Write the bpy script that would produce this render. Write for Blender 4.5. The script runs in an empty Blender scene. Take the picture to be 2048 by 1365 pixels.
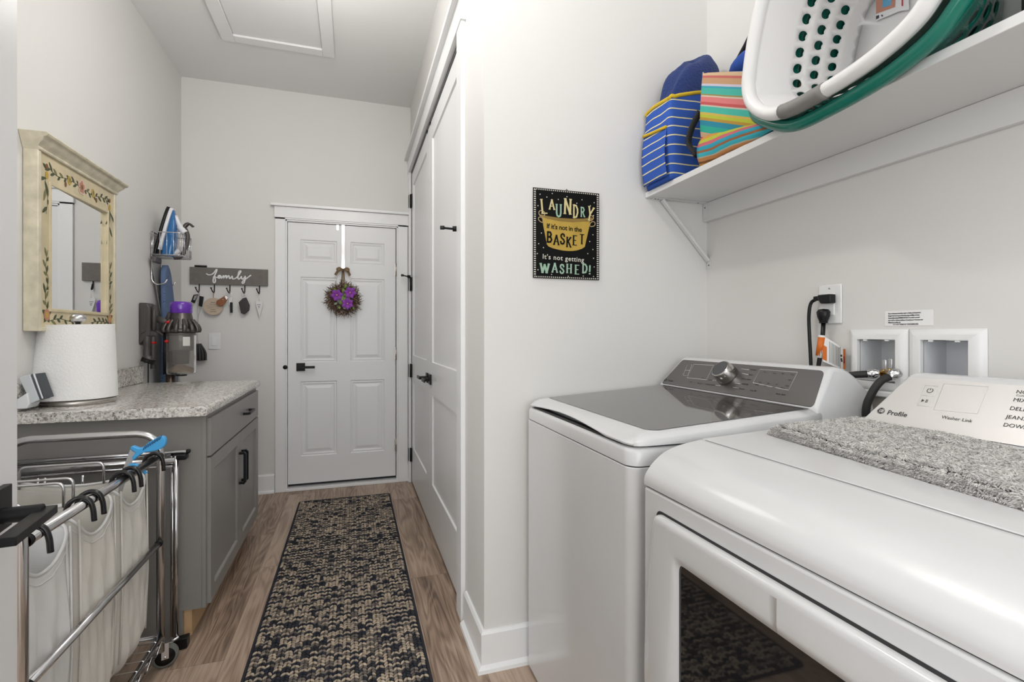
import bpy, bmesh, math, random
import numpy as np
from mathutils import Vector, Matrix
random.seed(7)
rng = np.random.default_rng(7)
scene = bpy.context.scene
COL = scene.collection
PI = math.pi

# ------------------------------------------------------------------ camera
F_PX, H_CAM, HOR = 990.0, 1.21, 668.3
TH = math.atan(317.4 / F_PX); S, Cc = math.sin(TH), math.cos(TH)
cam_d = bpy.data.cameras.new('camera'); cam = bpy.data.objects.new('camera', cam_d); COL.objects.link(cam)
cam.location = (0, 0, H_CAM); cam.rotation_euler = (PI / 2, 0, -TH)
cam_d.sensor_fit = 'HORIZONTAL'; cam_d.sensor_width = 36.0; cam_d.lens = F_PX / 2048 * 36
cam_d.shift_y = -(682.5 - HOR) / 2048; cam_d.clip_start = 0.02
scene.camera = cam

# ------------------------------------------------------------------ world, lights, exposure
scene.view_settings.view_transform = 'Standard'
scene.view_settings.look = 'None'
scene.view_settings.gamma = 1.0
scene.view_settings.use_curve_mapping = False
scene.view_settings.exposure = 0.12
W = bpy.data.worlds.new('daylight'); scene.world = W; W.use_nodes = True
W.node_tree.nodes['Background'].inputs[0].default_value = (0.93, 0.97, 1.0, 1)
W.node_tree.nodes['Background'].inputs[1].default_value = 1.0

def area(name, loc, rot, sx, sy, power, color=(1, 1, 1), shape='RECTANGLE'):
    l = bpy.data.lights.new(name, 'AREA'); l.shape = shape; l.size = sx
    if shape == 'RECTANGLE': l.size_y = sy
    l.energy = power; l.color = color
    o = bpy.data.objects.new(name, l); COL.objects.link(o); o.location = loc; o.rotation_euler = rot
    return o
def bulb(name, loc, power, radius=0.09, color=(1, 0.965, 0.925)):
    l = bpy.data.lights.new(name, 'POINT'); l.energy = power; l.shadow_soft_size = radius; l.color = color
    o = bpy.data.objects.new(name, l); COL.objects.link(o); o.location = loc; return o
bulb('laundry_ceiling_lamp', (0.0, 1.42, 2.86), 19, .055)
bulb('hall_ceiling_lamp', (-0.22, 2.52, 2.62), 10, .2)
bulb('room_ceiling_lamp', (0.1, -0.6, 2.8), 12, .15)
area('back_fill', (0.1, -2.40, 1.6), (PI / 2, 0, 0), 2.2, 2.2, 38, (0.95, 0.98, 1.0))  # added fill from behind the camera, placed in a made-up window
area('side_fill', (-2.93, -0.75, 1.55), (0, -PI / 2, 0), 1.9, 2.0, 52, (0.96, 0.98, 1.0))  # added fill for left-facing surfaces, placed in a made-up side window

# ------------------------------------------------------------------ pixel -> point helpers (2048x1365 frame)
def ray(px, py):
    r = (px - 1024) / F_PX
    return np.array([S + r * Cc, Cc - r * S, -(py - HOR) / F_PX])
H0 = np.array([0, 0, H_CAM])
def aX(px, py, X): q = ray(px, py); return tuple(q * (X / q[0]) + H0)
def aY(px, py, Y): q = ray(px, py); return tuple(q * (Y / q[1]) + H0)
def aZ(px, py, Z): q = ray(px, py); return tuple(q * ((Z - H_CAM) / q[2]) + H0)

# ------------------------------------------------------------------ materials
MATS = {}
def mat(name, col, rough=0.5, metal=0.0, spec=0.5, bump=None, coat=0.0, trans=0.0, ior=1.45, var=None, sheen=0.0, alpha=None, sss=0.0):
    """col rgb; bump=(scale, strength, distance); var=(scale, amount) mottles the colour"""
    if name in MATS: return MATS[name]
    m = bpy.data.materials.new(name); m.use_nodes = True
    nt = m.node_tree; b = nt.nodes['Principled BSDF']
    b.inputs['Base Color'].default_value = (*col, 1); b.inputs['Roughness'].default_value = rough
    b.inputs['Metallic'].default_value = metal; b.inputs['Specular IOR Level'].default_value = spec
    b.inputs['Coat Weight'].default_value = coat; b.inputs['Coat Roughness'].default_value = 0.05
    b.inputs['Transmission Weight'].default_value = trans; b.inputs['IOR'].default_value = ior
    b.inputs['Sheen Weight'].default_value = sheen
    if alpha is not None: b.inputs['Alpha'].default_value = alpha
    tc = nt.nodes.new('ShaderNodeTexCoord')
    vs = var or (6.0, 0.03)
    n = nt.nodes.new('ShaderNodeTexNoise'); n.inputs['Scale'].default_value = vs[0]; n.inputs['Detail'].default_value = 3
    nt.links.new(tc.outputs['Object'], n.inputs['Vector'])
    mx = nt.nodes.new('ShaderNodeMix'); mx.data_type = 'RGBA'
    mx.inputs[6].default_value = (*[max(0, c * (1 - vs[1])) for c in col], 1)
    mx.inputs[7].default_value = (*[min(1, c * (1 + vs[1])) for c in col], 1)
    nt.links.new(n.outputs['Fac'], mx.inputs[0]); nt.links.new(mx.outputs[2], b.inputs['Base Color'])
    if bump:
        n2 = nt.nodes.new('ShaderNodeTexNoise'); n2.inputs['Scale'].default_value = bump[0]; n2.inputs['Detail'].default_value = 4
        nt.links.new(tc.outputs['Object'], n2.inputs['Vector'])
        bp = nt.nodes.new('ShaderNodeBump'); bp.inputs['Strength'].default_value = bump[1]; bp.inputs['Distance'].default_value = bump[2]
        nt.links.new(n2.outputs['Fac'], bp.inputs['Height']); nt.links.new(bp.outputs[0], b.inputs['Normal'])
    MATS[name] = m
    return m
def nd(nt, t, **kw):
    n = nt.nodes.new(t)
    for k, v in kw.items(): setattr(n, k, v)
    return n
def math_n(nt, op, a, b=None, c=None):
    n = nd(nt, 'ShaderNodeMath', operation=op)
    for i, v in enumerate((a, b, c)):
        if v is None: continue
        if isinstance(v, (int, float)): n.inputs[i].default_value = v
        else: nt.links.new(v, n.inputs[i])
    return n.outputs[0]
def ramp(nt, fac, stops, interp='LINEAR'):
    r = nd(nt, 'ShaderNodeValToRGB'); r.color_ramp.interpolation = interp
    e = r.color_ramp.elements
    while len(e) < len(stops): e.new(0.5)
    for i, (p, c) in enumerate(stops): e[i].position = p; e[i].color = (*c, 1)
    nt.links.new(fac, r.inputs[0]); return r.outputs[0]

WALL = mat('wall_paint', (0.71, 0.70, 0.68), 0.55, spec=0.3, bump=(220, 0.05, 0.002), var=(2, 0.01))
CEIL = mat('ceiling_paint', (0.82, 0.82, 0.815), 0.7, spec=0.2, var=(2, 0.01))
TRIM = mat('trim_white', (0.82, 0.825, 0.825), 0.3, spec=0.45, var=(3, 0.01))
DOORW = mat('door_white', (0.79, 0.795, 0.80), 0.32, spec=0.4, var=(3, 0.01))
BLACK = mat('black_metal', (0.008, 0.008, 0.009), 0.38, spec=0.3)
BLKPL = mat('black_plastic', (0.006, 0.006, 0.007), 0.35, spec=0.35)
RUBBER = mat('black_rubber', (0.02, 0.02, 0.02), 0.55)
CHROME = mat('chrome', (0.72, 0.72, 0.73), 0.12, metal=1.0)
NICKEL = mat('brushed_nickel', (0.52, 0.49, 0.46), 0.3, metal=1.0)
STEEL = mat('steel', (0.6, 0.6, 0.61), 0.28, metal=1.0)
CAB = mat('cabinet_grey', (0.245, 0.235, 0.222), 0.38, spec=0.4)
ENAMEL = mat('white_enamel', (0.67, 0.675, 0.68), 0.24, spec=0.45, coat=0.25)
SEAM_SHADE = mat('seam_and_shade', (0.03, 0.03, 0.032), 0.6)  # dark joints, and painted shade in the gaps of doors and lid
WHITEPL = mat('white_plastic', (0.8, 0.8, 0.795), 0.3)
PAPER = mat('paper_white', (0.83, 0.83, 0.82), 0.85, spec=0.1)
RAWWOOD = mat('raw_wood', (0.55, 0.36, 0.2), 0.6, var=(40, 0.15))

def floor_mat():
    m = bpy.data.materials.new('oak_vinyl_plank'); m.use_nodes = True; nt = m.node_tree; b = nt.nodes['Principled BSDF']
    tc = nd(nt, 'ShaderNodeTexCoord'); sp = nd(nt, 'ShaderNodeSeparateXYZ'); nt.links.new(tc.outputs['Object'], sp.inputs[0])
    u = math_n(nt, 'DIVIDE', math_n(nt, 'ADD', sp.outputs[0], 0.03), 0.182)
    row = math_n(nt, 'FLOOR', u)
    wn = nd(nt, 'ShaderNodeTexWhiteNoise', noise_dimensions='1D'); nt.links.new(row, wn.inputs['W'])
    v = math_n(nt, 'ADD', math_n(nt, 'DIVIDE', sp.outputs[1], 1.22), math_n(nt, 'MULTIPLY', wn.outputs[0], 7.3))
    cell = math_n(nt, 'FLOOR', v)
    cb = nd(nt, 'ShaderNodeCombineXYZ'); nt.links.new(row, cb.inputs[0]); nt.links.new(cell, cb.inputs[1])
    wn2 = nd(nt, 'ShaderNodeTexWhiteNoise', noise_dimensions='3D'); nt.links.new(cb.outputs[0], wn2.inputs['Vector'])
    # grain coordinates, shifted per plank
    vm = nd(nt, 'ShaderNodeVectorMath', operation='MULTIPLY'); nt.links.new(tc.outputs['Object'], vm.inputs[0]); vm.inputs[1].default_value = (9, 1.1, 1)
    off = nd(nt, 'ShaderNodeVectorMath', operation='SCALE'); nt.links.new(wn2.outputs['Color'], off.inputs[0]); off.inputs['Scale'].default_value = 17
    va = nd(nt, 'ShaderNodeVectorMath', operation='ADD'); nt.links.new(vm.outputs[0], va.inputs[0]); nt.links.new(off.outputs[0], va.inputs[1])
    n1 = nd(nt, 'ShaderNodeTexNoise'); nt.links.new(va.outputs[0], n1.inputs['Vector']); n1.inputs['Scale'].default_value = 1.0; n1.inputs['Detail'].default_value = 2; n1.inputs['Distortion'].default_value = 0.4
    rings = math_n(nt, 'SINE', math_n(nt, 'MULTIPLY', n1.outputs[0], 75))
    vm2 = nd(nt, 'ShaderNodeVectorMath', operation='MULTIPLY'); nt.links.new(va.outputs[0], vm2.inputs[0]); vm2.inputs[1].default_value = (22, 3, 1)
    n2 = nd(nt, 'ShaderNodeTexNoise'); nt.links.new(vm2.outputs[0], n2.inputs['Vector']); n2.inputs['Scale'].default_value = 1; n2.inputs['Detail'].default_value = 5
    n3 = nd(nt, 'ShaderNodeTexNoise'); nt.links.new(va.outputs[0], n3.inputs['Vector']); n3.inputs['Scale'].default_value = 1.3; n3.inputs['Detail'].default_value = 3
    t = math_n(nt, 'ADD', math_n(nt, 'MULTIPLY', rings, 0.075), math_n(nt, 'MULTIPLY', n2.outputs[0], 0.5))
    t = math_n(nt, 'ADD', t, math_n(nt, 'MULTIPLY', n3.outputs[0], 0.55))
    t = math_n(nt, 'ADD', t, math_n(nt, 'MULTIPLY', math_n(nt, 'SUBTRACT', wn2.outputs[0], 0.5), 0.26))
    colr = ramp(nt, t, [(0.22, (0.11, 0.072, 0.052)), (0.42, (0.27, 0.19, 0.137)), (0.6, (0.42, 0.315, 0.24)), (0.85, (0.53, 0.415, 0.325))])
    fu = math_n(nt, 'FRACT', u); fv = math_n(nt, 'FRACT', v)
    e = math_n(nt, 'LESS_THAN', fu, 0.012); e2 = math_n(nt, 'LESS_THAN', fv, 0.0016)
    ed = math_n(nt, 'MAXIMUM', e, e2)
    mx = nd(nt, 'ShaderNodeMix', data_type='RGBA'); nt.links.new(math_n(nt, 'MULTIPLY', ed, 0.6), mx.inputs[0]); nt.links.new(colr, mx.inputs[6]); mx.inputs[7].default_value = (0.06, 0.04, 0.03, 1)
    nt.links.new(mx.outputs[2], b.inputs['Base Color']); b.inputs['Roughness'].default_value = 0.42; b.inputs['Specular IOR Level'].default_value = 0.35
    bp = nd(nt, 'ShaderNodeBump'); bp.inputs['Strength'].default_value = 0.25; bp.inputs['Distance'].default_value = 0.002
    nt.links.new(t, bp.inputs['Height']); nt.links.new(bp.outputs[0], b.inputs['Normal'])
    return m
FLOORM = floor_mat()

def granite_mat():
    m = bpy.data.materials.new('speckled_laminate'); m.use_nodes = True; nt = m.node_tree; b = nt.nodes['Principled BSDF']
    tc = nd(nt, 'ShaderNodeTexCoord')
    nz = nd(nt, 'ShaderNodeTexNoise'); nz.inputs['Scale'].default_value = 45; nz.inputs['Detail'].default_value = 4; nz.inputs['Roughness'].default_value = 0.65
    nt.links.new(tc.outputs['Object'], nz.inputs['Vector'])
    sc = nd(nt, 'ShaderNodeVectorMath', operation='SCALE'); nt.links.new(nz.outputs['Color'], sc.inputs[0]); sc.inputs['Scale'].default_value = 0.02
    ad = nd(nt, 'ShaderNodeVectorMath', operation='ADD'); nt.links.new(tc.outputs['Object'], ad.inputs[0]); nt.links.new(sc.outputs[0], ad.inputs[1])
    v1 = nd(nt, 'ShaderNodeTexVoronoi'); v1.inputs['Scale'].default_value = 170; nt.links.new(ad.outputs[0], v1.inputs['Vector'])
    sx = nd(nt, 'ShaderNodeSeparateColor'); nt.links.new(v1.outputs['Color'], sx.inputs[0])
    c1 = ramp(nt, sx.outputs[0], [(0.0, (0.74, 0.73, 0.70)), (0.45, (0.55, 0.53, 0.49)), (0.66, (0.33, 0.30, 0.27)), (0.80, (0.14, 0.13, 0.125)), (0.90, (0.03, 0.03, 0.035))], 'CONSTANT')
    n2 = nd(nt, 'ShaderNodeTexNoise'); n2.inputs['Scale'].default_value = 60; n2.inputs['Detail'].default_value = 6; n2.inputs['Roughness'].default_value = 0.7
    nt.links.new(ad.outputs[0], n2.inputs['Vector'])
    c2 = ramp(nt, n2.outputs[0], [(0.38, (0.12, 0.11, 0.10)), (0.45, (0.48, 0.44, 0.39)), (0.55, (0.72, 0.69, 0.65))])
    mx = nd(nt, 'ShaderNodeMix', data_type='RGBA'); mx.inputs[0].default_value = 0.5; nt.links.new(c1, mx.inputs[6]); nt.links.new(c2, mx.inputs[7])
    nt.links.new(mx.outputs[2], b.inputs['Base Color']); b.inputs['Roughness'].default_value = 0.12; b.inputs['Specular IOR Level'].default_value = 0.5
    return m
GRANITE = granite_mat()

def attr_mat(name, rough=0.8, sheen=0.0, attr='Col', spec=0.3):
    m = bpy.data.materials.new(name); m.use_nodes = True; nt = m.node_tree; b = nt.nodes['Principled BSDF']
    a = nd(nt, 'ShaderNodeAttribute', attribute_name=attr); nt.links.new(a.outputs['Color'], b.inputs['Base Color'])
    b.inputs['Roughness'].default_value = rough; b.inputs['Sheen Weight'].default_value = sheen; b.inputs['Specular IOR Level'].default_value = spec
    return m

def stripes_mat(name, stops, axis, scale, bump=0.2, off=0.0, wob=0.0, rough=0.8, k=None):
    """hard-edged repeating woven stripes along one object axis"""
    m = bpy.data.materials.new(name); m.use_nodes = True; nt = m.node_tree; b = nt.nodes['Principled BSDF']
    tc = nd(nt, 'ShaderNodeTexCoord'); sp = nd(nt, 'ShaderNodeSeparateXYZ'); nt.links.new(tc.outputs['Object'], sp.inputs[0])
    s = sp.outputs[axis]
    if k: s = math_n(nt, 'ADD', s, math_n(nt, 'MULTIPLY', sp.outputs[k[0]], k[1]))
    if wob:
        n = nd(nt, 'ShaderNodeTexNoise'); n.inputs['Scale'].default_value = 6; nt.links.new(tc.outputs['Object'], n.inputs['Vector'])
        s = math_n(nt, 'ADD', s, math_n(nt, 'MULTIPLY', n.outputs[0], wob))
    f = math_n(nt, 'FRACT', math_n(nt, 'ADD', math_n(nt, 'DIVIDE', s, scale), off))
    c = ramp(nt, f, stops, 'CONSTANT'); nt.links.new(c, b.inputs['Base Color'])
    b.inputs['Roughness'].default_value = rough; b.inputs['Specular IOR Level'].default_value = 0.2
    n2 = nd(nt, 'ShaderNodeTexNoise'); n2.inputs['Scale'].default_value = 400; nt.links.new(tc.outputs['Object'], n2.inputs['Vector'])
    bp = nd(nt, 'ShaderNodeBump'); bp.inputs['Strength'].default_value = bump; bp.inputs['Distance'].default_value = 0.001
    nt.links.new(n2.outputs[0], bp.inputs['Height']); nt.links.new(bp.outputs[0], b.inputs['Normal'])
    return m

# ------------------------------------------------------------------ object bookkeeping
ORG = {}
def props(o, label=None, cat=None, group=None, kind=None):
    if label: o['label'] = label
    if cat: o['category'] = cat
    if group: o['group'] = group
    if kind: o['kind'] = kind
    return o
def thing(name, label, cat, loc, group=None, kind=None):
    o = bpy.data.objects.new(name, None); COL.objects.link(o); o.location = loc; o.empty_display_size = 0.05
    ORG[o.name] = np.array(loc, float)
    return props(o, label, cat, group, kind)

class MB:
    def __init__(s): s.v = []; s.f = []; s.m = []; s.sm = []; s.mats = []
    def mi(s, m):
        if m not in s.mats: s.mats.append(m)
        return s.mats.index(m)
    def add(s, vs, fs, m, smooth=False):
        b = len(s.v); s.v += [tuple(map(float, p)) for p in vs]; k = s.mi(m)
        for f in fs: s.f.append([b + i for i in f]); s.m.append(k); s.sm.append(smooth)
        return s
    def box(s, x0, x1, y0, y1, z0, z1, m):
        x0, x1 = sorted((x0, x1)); y0, y1 = sorted((y0, y1)); z0, z1 = sorted((z0, z1))
        v = [(x, y, z) for z in (z0, z1) for y in (y0, y1) for x in (x0, x1)]
        return s.add(v, [(0, 2, 3, 1), (4, 5, 7, 6), (0, 1, 5, 4), (2, 6, 7, 3), (0, 4, 6, 2), (1, 3, 7, 5)], m)
    def obox(s, c, ax, ay, az, m):
        """oriented box: centre and three half-extent vectors"""
        c, ax, ay, az = map(lambda q: np.array(q, float), (c, ax, ay, az))
        v = [c + i * ax + j * ay + k * az for k in (-1, 1) for j in (-1, 1) for i in (-1, 1)]
        fs = [(0, 2, 3, 1), (4, 5, 7, 6), (0, 1, 5, 4), (2, 6, 7, 3), (0, 4, 6, 2), (1, 3, 7, 5)]
        if np.dot(np.cross(ax, ay), az) < 0: fs = [f[::-1] for f in fs]
        return s.add(v, fs, m)
    def tube(s, pts, r, m, n=10, closed=False, caps=True, flat=None):
        """round tube through points; r number or list; flat=(normal, factor) squashes along a direction"""
        P = [np.array(p, float) for p in pts]; N = len(P)
        R = [r] * N if isinstance(r, (int, float)) else list(r)
        T = []
        for i in range(N):
            a = P[(i - 1) % N] if (closed or i > 0) else P[i]; b = P[(i + 1) % N] if (closed or i < N - 1) else P[i]
            t = b - a; T.append(t / (np.linalg.norm(t) + 1e-12))
        u = np.cross(T[0], (0, 0, 1));
        if np.linalg.norm(u) < 1e-3: u = np.cross(T[0], (1, 0, 0))
        u /= np.linalg.norm(u); vs = []
        for i in range(N):
            u = u - T[i] * np.dot(u, T[i]); u /= np.linalg.norm(u) + 1e-12; w = np.cross(T[i], u)
            for k in range(n):
                a = 2 * PI * k / n; d = R[i] * (math.cos(a) * u + math.sin(a) * w)
                if flat is not None:
                    nn = np.array(flat[0], float); d = d - nn * np.dot(d, nn) * (1 - flat[1])
                vs.append(P[i] + d)
        fs = []
        for i in range(N if closed else N - 1):
            j = (i + 1) % N
            for k in range(n): fs.append((i * n + k, i * n + (k + 1) % n, j * n + (k + 1) % n, j * n + k))
        if caps and not closed: fs.append(tuple(range(n))[::-1]); fs.append(tuple((N - 1) * n + k for k in range(n)))
        return s.add(vs, fs, m, True)
    def lathe(s, c, prof, m, n=32, axis=(0, 0, 1), caps=True, smooth=True, fn=None):
        """profile of (radius, height) about an axis through c"""
        a = np.array(axis, float); a /= np.linalg.norm(a)
        u = np.cross(a, (0, 1, 0));
        if np.linalg.norm(u) < 1e-3: u = np.cross(a, (1, 0, 0))
        u /= np.linalg.norm(u); w = np.cross(a, u); c = np.array(c, float); vs = []
        for (r, h) in prof:
            for k in range(n):
                t = 2 * PI * k / n; rr = r * (fn(t, h) if fn else 1)
                vs.append(c + a * h + rr * (math.cos(t) * u + math.sin(t) * w))
        fs = []
        for i in range(len(prof) - 1):
            for k in range(n): fs.append((i * n + k, i * n + (k + 1) % n, (i + 1) * n + (k + 1) % n, (i + 1) * n + k))
        if caps: fs.append(tuple(range(n))[::-1]); fs.append(tuple((len(prof) - 1) * n + k for k in range(n)))
        return s.add(vs, fs, m, smooth)
    def prism(s, poly, o, u, v, w, m, smooth=False):
        """polygon of (a, b) in the plane o + a u + b v, extruded by vector w"""
        o, u, v, w = map(lambda q: np.array(q, float), (o, u, v, w)); n = len(poly)
        ar = sum(poly[i][0] * poly[(i + 1) % n][1] - poly[(i + 1) % n][0] * poly[i][1] for i in range(n))
        if ar * np.dot(np.cross(u, v), w) < 0: poly = poly[::-1]
        vs = [o + a * u + b * v for a, b in poly] + [o + a * u + b * v + w for a, b in poly]
        fs = [tuple(range(n))[::-1], tuple(range(n, 2 * n))]
        fs2 = [(i, (i + 1) % n, n + (i + 1) % n, n + i) for i in range(n)]
        s.add(vs, fs, m, False); b = len(s.v) - 2 * n; k = s.mi(m)
        for f in fs2: s.f.append([b + i for i in f]); s.m.append(k); s.sm.append(smooth)
        return s
    def grid(s, fn, nu, nv, m, smooth=True, closeu=False):
        vs = [fn(i / nu, j / nv) for j in range(nv + 1) for i in range(nu + 1)]
        fs = [(j * (nu + 1) + i, j * (nu + 1) + i + 1, (j + 1) * (nu + 1) + i + 1, (j + 1) * (nu + 1) + i) for j in range(nv) for i in range(nu)]
        return s.add(vs, fs, m, smooth)
    def ball(s, c, rx, ry, rz, m, n=14, k=8):
        c = np.array(c, float); vs = []; fs = []
        for j in range(k + 1):
            ph = PI * j / k
            for i in range(n):
                t = 2 * PI * i / n; vs.append(c + (rx * math.sin(ph) * math.cos(t), ry * math.sin(ph) * math.sin(t), rz * math.cos(ph)))
        for j in range(k):
            for i in range(n): fs.append((j * n + i, (j + 1) * n + i, (j + 1) * n + (i + 1) % n, j * n + (i + 1) % n))
        return s.add(vs, fs, m, True)
    def text(s, txt, o, u, v, size, m, depth=0.0005, align='LEFT', bold=0.0, shear=0.0, space=1.0):
        """flat lettering: o baseline start, u right, v up"""
        cu = bpy.data.curves.new('tmp', 'FONT'); cu.body = txt; cu.size = size; cu.align_x = align
        cu.offset = bold * size; cu.shear = shear; cu.resolution_u = 3; cu.space_character = space
        ob = bpy.data.objects.new('tmp', cu); COL.objects.link(ob)
        bpy.context.view_layer.update()
        me = bpy.data.meshes.new_from_object(ob.evaluated_get(bpy.context.evaluated_depsgraph_get()))
        o, u, v = map(lambda q: np.array(q, float), (o, u, v)); u /= np.linalg.norm(u); v /= np.linalg.norm(v); w = np.cross(u, v)
        w /= np.linalg.norm(w)
        vs = [o + p.co.x * u + p.co.y * v + w * depth for p in me.vertices]
        fs = [tuple(p.vertices) for p in me.polygons]
        s.add(vs, fs, m)
        bpy.data.objects.remove(ob); bpy.data.curves.remove(cu); bpy.data.meshes.remove(me)
        return s
    def build(s, name, parent=None, label=None, cat=None, group=None, kind=None, bevel=0.0, seg=2, smooth_angle=None, subsurf=0, weld=False, solid=0.0):
        V = np.array(s.v)
        if parent is not None: org = ORG[parent.name]
        else:
            org = np.array([(V[:, 0].min() + V[:, 0].max()) / 2, (V[:, 1].min() + V[:, 1].max()) / 2, V[:, 2].min()])
        me = bpy.data.meshes.new(name); me.from_pydata((V - org).tolist(), [], s.f)
        for m in s.mats: me.materials.append(m)
        me.polygons.foreach_set('material_index', s.m); me.polygons.foreach_set('use_smooth', s.sm)
        if weld:
            bm = bmesh.new(); bm.from_mesh(me); bmesh.ops.remove_doubles(bm, verts=bm.verts, dist=1e-5)
            bmesh.ops.recalc_face_normals(bm, faces=bm.faces); bm.to_mesh(me); bm.free()
        me.update()
        o = bpy.data.objects.new(name, me); COL.objects.link(o); ORG[o.name] = org
        if parent is not None: o.parent = parent
        else: o.location = org
        if solid:
            md = o.modifiers.new('solid', 'SOLIDIFY'); md.thickness = solid; md.offset = 0
        if bevel:
            md = o.modifiers.new('bevel', 'BEVEL'); md.width = bevel; md.segments = seg; md.limit_method = 'ANGLE'; md.angle_limit = math.radians(35)
            md.harden_normals = False
            for p in me.polygons: p.use_smooth = True
            try: me.set_sharp_from_angle(angle=math.radians(50))
            except Exception: pass
        if subsurf:
            md = o.modifiers.new('sub', 'SUBSURF'); md.levels = subsurf; md.render_levels = subsurf
            for p in me.polygons: p.use_smooth = True
        return props(o, label, cat, group, kind)

def crom(pts, k=8, closed=False):
    P = [np.array(p, float) for p in pts]; n = len(P); out = []
    rngi = range(n if closed else n - 1)
    for i in rngi:
        p0 = P[(i - 1) % n] if closed or i > 0 else 2 * P[0] - P[1]; p1 = P[i]; p2 = P[(i + 1) % n]
        p3 = P[(i + 2) % n] if closed or i < n - 2 else 2 * P[-1] - P[-2]
        for j in range(k):
            t = j / k
            out.append(0.5 * ((2 * p1) + (-p0 + p2) * t + (2 * p0 - 5 * p1 + 4 * p2 - p3) * t * t + (-p0 + 3 * p1 - 3 * p2 + p3) * t ** 3))
    if not closed: out.append(P[-1])
    return out
def fillet(pts, r, k=6):
    """round the inner corners of a polyline"""
    P = [np.array(p, float) for p in pts]; out = [P[0]]
    for i in range(1, len(P) - 1):
        a = P[i - 1] - P[i]; b = P[i + 1] - P[i]; la, lb = np.linalg.norm(a), np.linalg.norm(b)
        rr = min(r, la * .49, lb * .49); p, q = P[i] + a / la * rr, P[i] + b / lb * rr
        for j in range(k + 1):
            t = j / k; out.append((1 - t) ** 2 * p + 2 * t * (1 - t) * P[i] + t * t * q)
    out.append(P[-1]); return out
def rrect(a0, a1, b0, b1, r, k=5):
    out = []
    for cx, cy, s0 in ((a1 - r, b1 - r, 0), (a0 + r, b1 - r, 1), (a0 + r, b0 + r, 2), (a1 - r, b0 + r, 3)):
        for j in range(k + 1):
            t = (s0 + j / k) * PI / 2; out.append((cx + r * math.cos(t), cy + r * math.sin(t)))
    return out
def panel_face(mb, o, u, v, w, W_, Hh, panels, rings, m, thick):
    """door slab in the frame o + a u + b v (w points out of the face); panels = rects; rings = [(inset, depth)...]"""
    o, u, v, w = map(lambda q: np.array(q, float), (o, u, v, w))
    xs = sorted({0, W_} | {p[0] for p in panels} | {p[1] for p in panels}); ys = sorted({0, Hh} | {p[2] for p in panels} | {p[3] for p in panels})
    flip = np.dot(np.cross(u, v), w) < 0
    def q(pts):
        vs = [o + a * u + b * v + d * w for a, b, d in pts]
        mb.add(vs, [(3, 2, 1, 0) if flip else (0, 1, 2, 3)], m)
    for i in range(len(xs) - 1):
        for j in range(len(ys) - 1):
            cx, cy = (xs[i] + xs[i + 1]) / 2, (ys[j] + ys[j + 1]) / 2
            if any(p[0] < cx < p[1] and p[2] < cy < p[3] for p in panels): continue
            q([(xs[i], ys[j], 0), (xs[i + 1], ys[j], 0), (xs[i + 1], ys[j + 1], 0), (xs[i], ys[j + 1], 0)])
    for p in panels:
        R = [(0, 0)] + list(rings)
        for (i0, d0), (i1, d1) in zip(R[:-1], R[1:]):
            A = [(p[0] + i0, p[2] + i0), (p[1] - i0, p[2] + i0), (p[1] - i0, p[3] - i0), (p[0] + i0, p[3] - i0)]
            B = [(p[0] + i1, p[2] + i1), (p[1] - i1, p[2] + i1), (p[1] - i1, p[3] - i1), (p[0] + i1, p[3] - i1)]
            for k in range(4):
                k2 = (k + 1) % 4; q([(*A[k], -d0), (*A[k2], -d0), (*B[k2], -d1), (*B[k], -d1)])
        i1, d1 = R[-1]; q([(p[0] + i1, p[2] + i1, -d1), (p[1] - i1, p[2] + i1, -d1), (p[1] - i1, p[3] - i1, -d1), (p[0] + i1, p[3] - i1, -d1)])
    # sides and back
    c = [(0, 0), (W_, 0), (W_, Hh), (0, Hh)]
    for k in range(4):
        a, b = c[k], c[(k + 1) % 4]; q([(*b, 0), (*a, 0), (*a, -thick), (*b, -thick)])
    q([(0, 0, -thick), (0, Hh, -thick), (W_, Hh, -thick), (W_, 0, -thick)])

# ================================================================== THE ROOM
XL, XC, XR, YW, YE, ZC, YB = -1.19, 0.45, 1.417, 1.733, 4.155, 3.08, -2.45
def struct(mb, name, label=None, parent=None, **kw):
    return mb.build(name, parent, label=label, kind=None if parent else 'structure', **kw)
struct(MB().box(-3.1, XR + .1, YB - .1, YE + .3, -.06, 0, FLOORM), 'floor', 'grey brown oak plank floor')
struct(MB().box(-3.1, XR + .1, YB - .1, YE + .3, ZC, ZC + .08, CEIL), 'ceiling', 'white ceiling')
struct(MB().box(XL - .1, XL, 1.0, YE + .1, 0, ZC, WALL), 'wall_left', 'pale grey wall with the mirror')
# unseen side room and window left of the camera, added to let light in
struct(MB().box(-3.0, XL - .1, 1.0, 1.1, 0, ZC, WALL), 'wall_added_room', 'unseen wall of the added side room')
struct(MB().box(-3.1, -3.0, YB - .1, 1.1, 0, .5, WALL).box(-3.1, -3.0, YB - .1, 1.1, 2.6, ZC, WALL).box(-3.1, -3.0, YB - .1, -1.8, .5, 2.6, WALL).box(-3.1, -3.0, .3, 1.1, .5, 2.6, WALL), 'wall_added_window', 'unseen window wall of the added side room')
struct(MB().box(-3.08, -3.02, -1.8, -1.73, .5, 2.6, TRIM).box(-3.08, -3.02, .23, .3, .5, 2.6, TRIM).box(-3.08, -3.02, -1.73, .23, .5, .57, TRIM).box(-3.08, -3.02, -1.73, .23, 2.53, 2.6, TRIM).box(-3.08, -3.02, -.78, -.72, .57, 2.53, TRIM), 'added_window_2', 'unseen side window frame added around the side fill light')
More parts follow.
